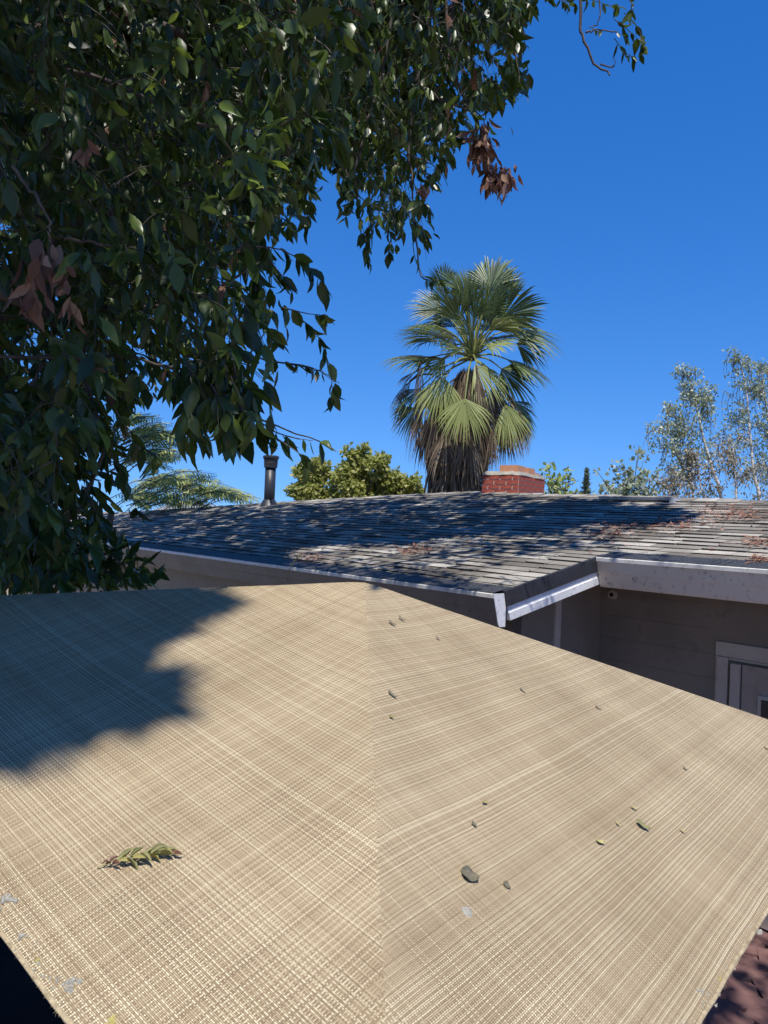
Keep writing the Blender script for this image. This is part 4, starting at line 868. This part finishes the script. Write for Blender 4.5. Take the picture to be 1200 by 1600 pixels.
# hub (zoom px), depth offset, tip (zoom px), depth of tip, facing (toward camera amount), radius scale, material
FR = [((600, 400), -.7, (590, 180), -.9, 'palm_leaf', 2.6), ((690, 250), -.1, (700, 70), .1, 'palm_leaf', 2.6), ((520, 260), 0, (450, 120), .2, 'palm_leaf', 2.4), ((650, 270), .5, (660, 90), .7, 'palm_leaf', 2.6), ((740, 280), .2, (790, 120), .3, 'palm_leaf', 2.6), ((440, 250), .1, (420, 130), .2, 'palm_leaf', 2.4),
      ((770, 400), -.4, (930, 250), -.4, 'palm_leaf', 2.5), ((470, 520), -.5, (210, 400), -.8, 'palm_leaf', 2.2), ((420, 380), .3, (270, 290), .5, 'palm_leaf', 2.2),
      ((800, 480), .2, (1060, 480), .3, 'palm_leaf', 2.2), ((680, 560), -.9, (860, 500), -1.3, 'palm_leaf2', 2.2), ((520, 580), -.9, (380, 480), -1.3, 'palm_leaf', 2.2),
      ((380, 630), -.2, (130, 590), -.3, 'palm_leaf', 2.3), ((800, 650), -.2, (1020, 700), -.2, 'palm_leaf', 2.3), ((760, 700), .2, (920, 820), .2, 'palm_leaf', 2.4),
      ((620, 680), -1.1, (760, 830), -1.5, 'palm_leaf2', 1.6), ((440, 750), -1.0, (400, 960), -1.3, 'palm_leaf2', 1.8), ((553, 862), -1.4, (545, 1060), -1.7, 'palm_leaf2', 2.3),
      ((770, 890), -.9, (850, 1080), -1.2, 'palm_leaf2', 1.5), ((810, 870), -.1, (910, 1000), -.1, 'palm_leaf', 2.3), ((310, 800), -.2, (190, 880), -.3, 'palm_leaf', 2.2), ((290, 900), 0, (210, 1010), .1, 'palm_leaf', 2.2),
       ((590, 500), -.3, (560, 330), -.5, 'palm_leaf', 2.6), ((560, 350), -.2, (540, 190), -.2, 'palm_leaf', 2.6), ((660, 380), -.2, (760, 200), -.2, 'palm_leaf', 2.6), ((450, 330), -.1, (400, 190), 0, 'palm_leaf', 2.4), ((820, 400), .1, (960, 330), .2, 'palm_leaf', 2.4), ((400, 460), -.1, (240, 440), -.1, 'palm_leaf', 2.2), ((700, 470), -.4, (900, 400), -.5, 'palm_leaf', 2.2), ((440, 640), -.7, (330, 700), -.9, 'palm_leaf2', 1.8), ((840, 560), .2, (1000, 590), .2, 'palm_leaf', 2.2),
       ((560, 300), .6, (520, 150), .9, 'palm_leaf', 2.5), ((640, 420), .6, (700, 280), 1.0, 'palm_leaf', 2.5), ((480, 430), .5, (380, 330), .8, 'palm_leaf', 2.4), ((720, 330), .2, (800, 150), .3, 'palm_leaf', 2.4), ((520, 420), -.5, (470, 250), -.6, 'palm_leaf', 2.3), ((690, 430), -.6, (730, 270), -.8, 'palm_leaf', 2.3)]
for (hx, hy), hz, (tx, ty), tz, m_, spd in FR:
    top = ty < hy-60 and m_ == 'palm_leaf'; tz = tz-(rng.uniform(.1, .6) if top else 0); spd = spd*rng.uniform(.72, .9) if top else spd; h = zp(hx, hy, hz); t_ = zp(tx, ty, tz); axv = t_-h; R = np.linalg.norm(axv)*(1.2 if m_ == 'palm_leaf' else 1.04); h = h-axv*.10; cen = pc+V3((0, 0, .15))
    up = V3((0, 0, 1)); tocam = V3((0, -1, 0)); nrm_ = norm(V3((rng.normal(0, .5 if top else .1), 0, 0))+tocam*(.9 if abs(axv[2]) > abs(axv[0])*.6 else .45)+up*.7*(1 if axv[2] < .8*R else .2)+rng.normal(0, .15, 3))
    fan(h, axv, nrm_, max(R, .75), m_, 36, spd, .18, .35 if not top else .2, src=cen+(h-cen)*.08, full=.78 if top else .86)
for k in range(10):     # back of the crown
    a = rng.uniform(-2.8, -.3) if k % 2 else rng.uniform(.3, 2.8); a = k/10*math.pi; el = rng.uniform(-.2, 1.0)
    d = V3((math.cos(a)*math.cos(el), abs(math.sin(a))*math.cos(el)+.2, math.sin(el))); h = pc+V3((0, 0, .2))+d*1.0
    fan(h, d, V3((0, 0, 1))+rng.normal(0, .3, 3), 1.15, 'palm_leaf', 32, 2.4, .3, .4, src=pc+d*.1)
# dead hanging fronds
DF = [((300, 700), -.3, (200, 760), .5), ((280, 720), -.1, (185, 980), .25), ((320, 640), -.9, (330, 900), .35), ((620, 700), -1.4, (650, 960), .5), ((840, 900), -.9, (860, 1100), .6), ((700, 960), -1.0, (685, 1210), .4), ((330, 900), -.9, (300, 1060), .6), ((370, 760), -.5, (330, 980), .9), ((310, 860), -.3, (265, 1120), .35), ((620, 760), -1.0, (640, 960), 1.2), ((690, 1000), -.5, (670, 1200), .6), ((800, 950), -.3, (850, 1130), 1.1), ((760, 960), .1, (760, 1160), 1.3), ((400, 900), -.8, (400, 1150), 1.3), ((520, 960), -.9, (520, 1180), 1.3), ((640, 980), -.8, (620, 1200), 1.3), ((460, 1000), -.9, (450, 1220), 1.3), ((580, 1020), -.9, (590, 1250), 1.2), ((700, 900), -.7, (720, 1120), 1.3), ((870, 960), 0, (890, 1050), .8), ((250, 760), 0, (180, 900), .5), ((350, 950), -.4, (370, 1180), 1.0), ((450, 800), -.3, (440, 1000), 1.5), ((700, 780), -.2, (720, 1000), 1.5)]
for (hx, hy), hz, (tx, ty), spd in DF:
    h = zp(hx, hy, hz); t_ = zp(tx, ty, hz-.1); fan(h, t_-h, V3((0, -1, .3))+rng.normal(0, .3, 3), np.linalg.norm(t_-h)*1.05, 'palm_dead', 22, spd, .1, .4, name='dead_frond', src=pc*.4+h*.6)
# skirt of thatch: long narrow hanging strips
n = 6200; py = rng.uniform(588, 800, n); a = rng.uniform(0, 2*np.pi, n)
cx = np.interp(py, [588, 640, 700, 800], [733, 722, 714, 711]); wr = np.interp(py, [588, 620, 650, 680, 700, 730, 800], [13, 26, 50, 56, 50, 44, 43])*rng.uniform(.62, 1.0, n)
ctr = atv(np.stack([cx, py], 1), YP); O = ctr+np.stack([np.cos(a)*wr*U_, np.sin(a)*wr*U_, np.zeros(n)], 1); O[:, 2] += .25
D = np.stack([np.cos(a)*.10+rng.normal(0, .10, n), np.sin(a)*.10+rng.normal(0, .10, n), -np.ones(n)], 1); Nn = np.stack([np.cos(a), np.sin(a), rng.normal(0, .2, n)], 1)+rng.normal(0, .5, (n, 3))
v, f = leaves(O, D, Nn, rng.uniform(.35, .8, n), DIA_V, DIA_T, rng.uniform(.08, .22, n)); pk(ob('frond_skirt', bigmesh('frond_skirt', v, f), M['palm_dead'], palm, 'stuff', 'grey brown thatch of dead fronds hugging the trunk'))
# core so the sky does not shine through the thatch
cm = MB(); q = base; cm.lathe((q[0], q[1], 0), [(.45, 0), (.5, at(712, 790, YP)[2]), (.5, at(712, 730, YP)[2]), (.72, at(712, 690, YP)[2]), (.6, at(712, 650, YP)[2]), (.12, at(712, 610, YP)[2])], 16); pk(cm.build('thatch_core', M['bark'], palm, True))

# ------------------------------------------------------------------ background trees
def leafcloud(centres, radii, n, leaf, flat=1.0, down=.2, tv=DIA_V, tf=DIA_T, wide=1.3):
    centres = V3(centres); radii = V3(radii); w = radii**2; k = rng.choice(len(centres), n, p=w/w.sum())
    u = norm(rng.normal(0, 1, (n, 3)))*(rng.uniform(0, 1, n)**.45)[:, None]; u[:, 2] *= flat
    O = centres[k]+u*radii[k][:, None]; D = rng.normal(0, 1, (n, 3))+V3((0, 0, -down)); Nn = rng.normal(0, 1, (n, 3))+V3((0, -.3, .8))
    return leaves(O, D, Nn, leaf*rng.uniform(.6, 1.3, n), tv, tf, wide)
def simple_tree(name, label, cat, base_, trunkpts, blobs, n, leaf, lm, bm='bark', group=None, r0=.15, **k):
    t = thing(name, tuple(base_), label, cat, group); K_ = Matrix.Translation(-t.location)
    tp = V3(trunkpts); tube('trunk', trunkpts, r0, r0*.3, M[bm], t, 12, 8).matrix_parent_inverse = K_
    for c, r in blobs[:14]:
        p0 = tp[-1]*.6+tp[-2]*.4 if len(tp) > 1 else tp[0]
        tube('limb', [p0, (p0+V3(c))/2+V3((0, 0, -.1)), c], r0*.35, .015, M[bm], t, 6, 5).matrix_parent_inverse = K_
    # break each blob into clumps
    cs, rs_ = [], []
    for c, r in blobs:
        m = max(5, int(22*r)); d = norm(rng.normal(0, 1, (m, 3)))*(rng.uniform(.3, 1, m)**.5)[:, None]*r*.8
        for q in d: cs.append(V3(c)+q); rs_.append(r*rng.uniform(.3, .6))
    v, f = leafcloud(cs, rs_, n, leaf, **k); o = ob('crown', bigmesh('crown', v, f), M[lm], t, 'stuff'); o.matrix_parent_inverse = K_
    return t, K_
Y_ = 24.
bl = [(at(x, y, Y_+dz), r*Y_/F) for x, y, r, dz in ((480, 755, 30, 0), (500, 735, 22, .3), (470, 780, 26, 0), (545, 715, 16, 0), (560, 730, 24, .2), (590, 728, 22, -.3), (545, 760, 34, 0), (600, 760, 34, .2), (640, 755, 20, 0), (645, 775, 22, .4), (570, 700, 9, 0), (520, 790, 36, .5), (600, 795, 36, .5), (543, 698, 6, 0))]
b_ = at(555, 800, Y_)
simple_tree('leafy_tree', 'rounded yellow green tree behind the roof between flue pipe and palm', 'tree', (b_[0], b_[1], 0), [(b_[0], b_[1], 0), (b_[0], b_[1], 2), tuple(at(555, 775, Y_))], bl, 21000, .16, 'oak_leaf')
# feathery tree left
def feather(name, label, sprays, Y_, bx, group=None):
    b_ = at(bx, 800, Y_); t = thing(name, (b_[0], b_[1], 0), label, 'tree', group); K_ = Matrix.Translation(-t.location)
    tube('trunk', [(b_[0], b_[1], 0), (b_[0], b_[1], 2.4), tuple(at(bx+5, 798, Y_))], .12, .05, M['bark'], t, 8, 7).matrix_parent_inverse = K_
    O, D, Nn, Ls, pol = [], [], [], [], []
    for (x0, y0, x1, y1, n) in sprays:
        for _ in range(n):
            a = rng.normal(0, 1, 2); s0 = at(x0+a[0]*14, y0+a[1]*9, Y_+rng.normal(0, .5)); s1 = at(x1+rng.normal()*14, y1+rng.normal()*8, Y_+rng.normal(0, .5))
            mid = (s0+s1)/2+V3((0, 0, .12*np.linalg.norm(s1-s0))); P = curve_pts([s0, mid, s1], 22); pol.append(P[::2][:11])
            for q in range(4, 22):
                T = norm(P[q]-P[q-1]); sd = norm(np.cross(T, (0, -.8, .6)))
                for s_ in (-1, 1):
                    O.append(P[q]); D.append(T*.75+sd*s_*.8+V3((0, 0, -.35))); Nn.append(V3((0, -.4, 1))+rng.normal(0, .3, 3)); Ls.append((.15*math.sin(math.pi*(q-1)/22)+.03)*rng.uniform(.7, 1.2))
    v, f = leaves(np.array(O), np.array(D), np.array(Nn), Ls, DIA_V, DIA_T, .42); ob('crown', bigmesh('crown', v, f), M['feather_leaf'], t, 'stuff').matrix_parent_inverse = K_
    v, f = tubes(np.array(pol), np.linspace(.012, .004, 11)[None].repeat(len(pol), 0), 3); ob('twigs', bigmesh('twigs', v, f), M['twig'], t, 'stuff').matrix_parent_inverse = K_
feather('feathery_tree', 'lower feathery leaved tree arching right above the left end of the roof', [(210, 770, 260, 752, 12), (240, 765, 310, 750, 14), (270, 775, 350, 768, 14), (300, 785, 390, 782, 14), (230, 790, 300, 785, 14), (190, 790, 240, 780, 10)], 16., 250, 'feathery trees')
feather('feathery_tree', 'taller feathery leaved tree peeking through the big tree at left', [(190, 690, 260, 668, 12), (190, 700, 285, 690, 14), (180, 730, 270, 715, 12), (180, 680, 230, 655, 8), (200, 740, 250, 720, 8)], 14., 170, 'feathery trees')
# birches at the right
def birch(label, stems, Y_, n, leafm='birch_leaf', sideways=1):
    b_ = at(stems[0][0][0][0], 800, Y_); t = thing('birch_tree', (b_[0], b_[1], 0), label, 'tree', 'white trunked trees'); K_ = Matrix.Translation(-t.location)
    cs, rs_ = [], []; pol = []
    for st, wdt in stems:
        pts = [at(x, y, Y_) for x, y in st]; 
    for (st, wdt) in stems:
        pts = [tuple(at(x, y, Y_)) for x, y in st]; g_ = list(pts[0]); g_[2] = 0
        P = curve_pts([g_]+pts, 30); o = ob('trunk', bigmesh('trunk', *tubes(P[None], np.linspace(wdt, .012, 30)[None], 8), True), M['birch_bark'], t); o.matrix_parent_inverse = K_
        for _ in range(int(n)):
            u = rng.uniform(.30, 1); p = P[int(u*29)]; L_ = (1.15-u)*1.5*rng.uniform(.4, 1.1)+.15; sx = rng.choice((-1, 1)); d = norm(V3((sx*rng.uniform(.3, .9), rng.normal(0, .5), rng.uniform(.3, 1.1))))
            e = p+d*L_; m_ = p+d*L_*.5+V3((0, 0, .08)); br = curve_pts([p, m_, e+V3((0, 0, -.05))], 8); pol.append(br)
            for q in range(2, 8): cs.append(br[q]); rs_.append(rng.uniform(.10, .2))
            for w_ in range(2):      # weeping tips
                q = br[rng.integers(3, 8)]; l2 = rng.uniform(.3, .7); dd = q+V3((rng.normal(0, .1), rng.normal(0, .1), -l2)); pol.append(curve_pts([q, (q+dd)/2+V3((sx*.05, 0, .03)), dd], 8))
                for z_ in (.4, .7, 1): cs.append(q*(1-z_)+dd*z_); rs_.append(.09)
    v, f = leafcloud(cs, rs_, int(len(cs)*7), .07, down=1.0, wide=1.4); ob('crown', bigmesh('crown', v, f), M[leafm], t, 'stuff').matrix_parent_inverse = K_
    v, f = tubes(np.array(pol), np.linspace(.009, .0025, 8)[None].repeat(len(pol), 0), 3); ob('twigs', bigmesh('twigs', v, f), M['twig'], t, 'stuff').matrix_parent_inverse = K_
birch('left birch with a leaning white trunk, shorter than its neighbour', [([(1128, 800), (1112, 730), (1098, 680), (1085, 620), (1075, 590)], .05), ([(1085, 800), (1070, 740), (1050, 690), (1040, 640)], .04)], 18., 26)
birch('tall birch with bright white trunk at the right edge', [([(1187, 800), (1178, 740), (1172, 680), (1166, 610), (1155, 560)], .055), ([(1210, 800), (1205, 700), (1195, 620), (1190, 575)], .045)], 18.6, 26)
birch('low dry browner birch brush between the two white trunks', [([(1100, 800), (1095, 760), (1090, 720)], .03), ([(1150, 800), (1148, 740), (1145, 690)], .03), ([(1060, 800), (1055, 770), (1050, 750)], .02)], 17.6, 12, 'birch_dry')
# sparse saplings
def sapling(label, tops, Y_, bx, lm='birch_leaf', leaf=.11, den=7):
    b_ = at(bx, 800, Y_); t = thing('sapling', (b_[0], b_[1], 0), label, 'small tree', 'sparse saplings behind the ridge'); K_ = Matrix.Translation(-t.location); cs, rs_, pol = [], [], []
    tube('stem', [(b_[0], b_[1], 0), (b_[0], b_[1], 1.5), tuple(at(bx, 790, Y_))], .04, .02, M['twig'], t, 8, 6).matrix_parent_inverse = K_
    for x, y in tops:
        a = at(bx+(x-bx)*.2, 792, Y_); e = at(x, y, Y_+rng.normal(0, .3)); P = curve_pts([a, (a+e)/2+V3((0, 0, .05)), e], 8); pol.append(P)
        for q in range(2, 8): cs.append(P[q]+rng.normal(0, .05, 3)); rs_.append(rng.uniform(.07, .15))
        for _ in range(3):
            q = P[rng.integers(2, 7)]; d = q+rng.normal(0, .22, 3)+V3((0, 0, .05)); pol.append(curve_pts([q, (q+d)/2, d], 8)); cs.append(d); rs_.append(.1)
    v, f = leafcloud(cs, rs_, len(cs)*den, leaf, wide=1.5); ob('crown', bigmesh('crown', v, f), M[lm], t, 'stuff').matrix_parent_inverse = K_
    v, f = tubes(np.array(pol), np.linspace(.014, .004, 8)[None].repeat(len(pol), 0), 3); ob('twigs', bigmesh('twigs', v, f), M['twig'], t, 'stuff').matrix_parent_inverse = K_
sapling('sparse small leaved sapling just right of the brick chimney', [(855, 727), (868, 745), (880, 738), (893, 748), (885, 765), (865, 770), (900, 775), (850, 750)], 17., 875, 'feather_leaf', .11, 6)
sapling('sparse twiggy sapling between cypress tip and birches', [(957, 732), (945, 755), (975, 740), (998, 695), (1005, 720), (990, 745), (1020, 740), (960, 770), (1010, 770), (985, 775), (1030, 760)], 17., 985, 'birch_leaf', .12, 7)
# cypress tip
Y_ = 34.; b_ = at(914, 800, Y_); cy = thing('cypress_tree', (b_[0], b_[1], 0), 'thin pointed cypress tip above the ridge right of the chimney', 'tree'); K_ = Matrix.Translation(-cy.location)
tube('trunk', [(b_[0], b_[1], 0), (b_[0], b_[1], 2), tuple(at(917, 745, Y_))], .12, .02, M['bark'], cy, 8, 6).matrix_parent_inverse = K_
n = 1500; z = rng.uniform(0, 1, n)**1.3; O = atv(np.stack([np.interp(z, [0, 1], [914, 917])+rng.normal(0, 1, n)*(1-z)*5.5, 800-z*64], 1), Y_+rng.normal(0, .15, n)); D = rng.normal(0, .4, (n, 3))+V3((0, 0, 1)); v, f = leaves(O, D, rng.normal(0, 1, (n, 3)), rng.uniform(.12, .25, n), DIA_V, DIA_T, .6)
ob('crown', bigmesh('crown', v, f), M['cypress'], cy, 'stuff').matrix_parent_inverse = K_
# grey dome roof and stub pipe of the next house beyond the left end
Y_ = 22.; c = at(292, 796, Y_); nh = thing('neighbour_roof', (c[0], c[1], 0), 'low pale grey roof with a stub pipe beyond the left end of the shingle roof', 'roof')
K_ = Matrix.Translation(-nh.location); mb = MB()
w = 60/F*Y_; prof = [V3((c[0]+w*x, c[1], c[2]+w*.28*(1-abs(x)**1.8)-w*.1)) for x in np.linspace(-1, 1, 15)]+[V3((c[0]+w, c[1], 2.2)), V3((c[0]-w, c[1], 2.2))]
mb.prism(prof, (0, 3.5, 0)); o = mb.build('roof_sheet', M['galv'], nh); recalc(o.data); o.matrix_parent_inverse = K_
c2 = at(302, 792, Y_); mb = MB(); mb.lathe((c2[0], c2[1]+.5, c2[2]-.1), [(.06, 0), (.06, .22), (.09, .24), (.09, .3)], 12); mb.build('stub_pipe', M['flue'], nh).matrix_parent_inverse = K_
mb = MB(); mb.box((c[0]-w*.9, c[1]+.2, 0), (w*1.8, 0, 0), (0, 3, 0), (0, 0, 2.2)); mb.build('wall', M['wall'], nh).matrix_parent_inverse = K_

# ------------------------------------------------------------------ black covered grill under the left hem
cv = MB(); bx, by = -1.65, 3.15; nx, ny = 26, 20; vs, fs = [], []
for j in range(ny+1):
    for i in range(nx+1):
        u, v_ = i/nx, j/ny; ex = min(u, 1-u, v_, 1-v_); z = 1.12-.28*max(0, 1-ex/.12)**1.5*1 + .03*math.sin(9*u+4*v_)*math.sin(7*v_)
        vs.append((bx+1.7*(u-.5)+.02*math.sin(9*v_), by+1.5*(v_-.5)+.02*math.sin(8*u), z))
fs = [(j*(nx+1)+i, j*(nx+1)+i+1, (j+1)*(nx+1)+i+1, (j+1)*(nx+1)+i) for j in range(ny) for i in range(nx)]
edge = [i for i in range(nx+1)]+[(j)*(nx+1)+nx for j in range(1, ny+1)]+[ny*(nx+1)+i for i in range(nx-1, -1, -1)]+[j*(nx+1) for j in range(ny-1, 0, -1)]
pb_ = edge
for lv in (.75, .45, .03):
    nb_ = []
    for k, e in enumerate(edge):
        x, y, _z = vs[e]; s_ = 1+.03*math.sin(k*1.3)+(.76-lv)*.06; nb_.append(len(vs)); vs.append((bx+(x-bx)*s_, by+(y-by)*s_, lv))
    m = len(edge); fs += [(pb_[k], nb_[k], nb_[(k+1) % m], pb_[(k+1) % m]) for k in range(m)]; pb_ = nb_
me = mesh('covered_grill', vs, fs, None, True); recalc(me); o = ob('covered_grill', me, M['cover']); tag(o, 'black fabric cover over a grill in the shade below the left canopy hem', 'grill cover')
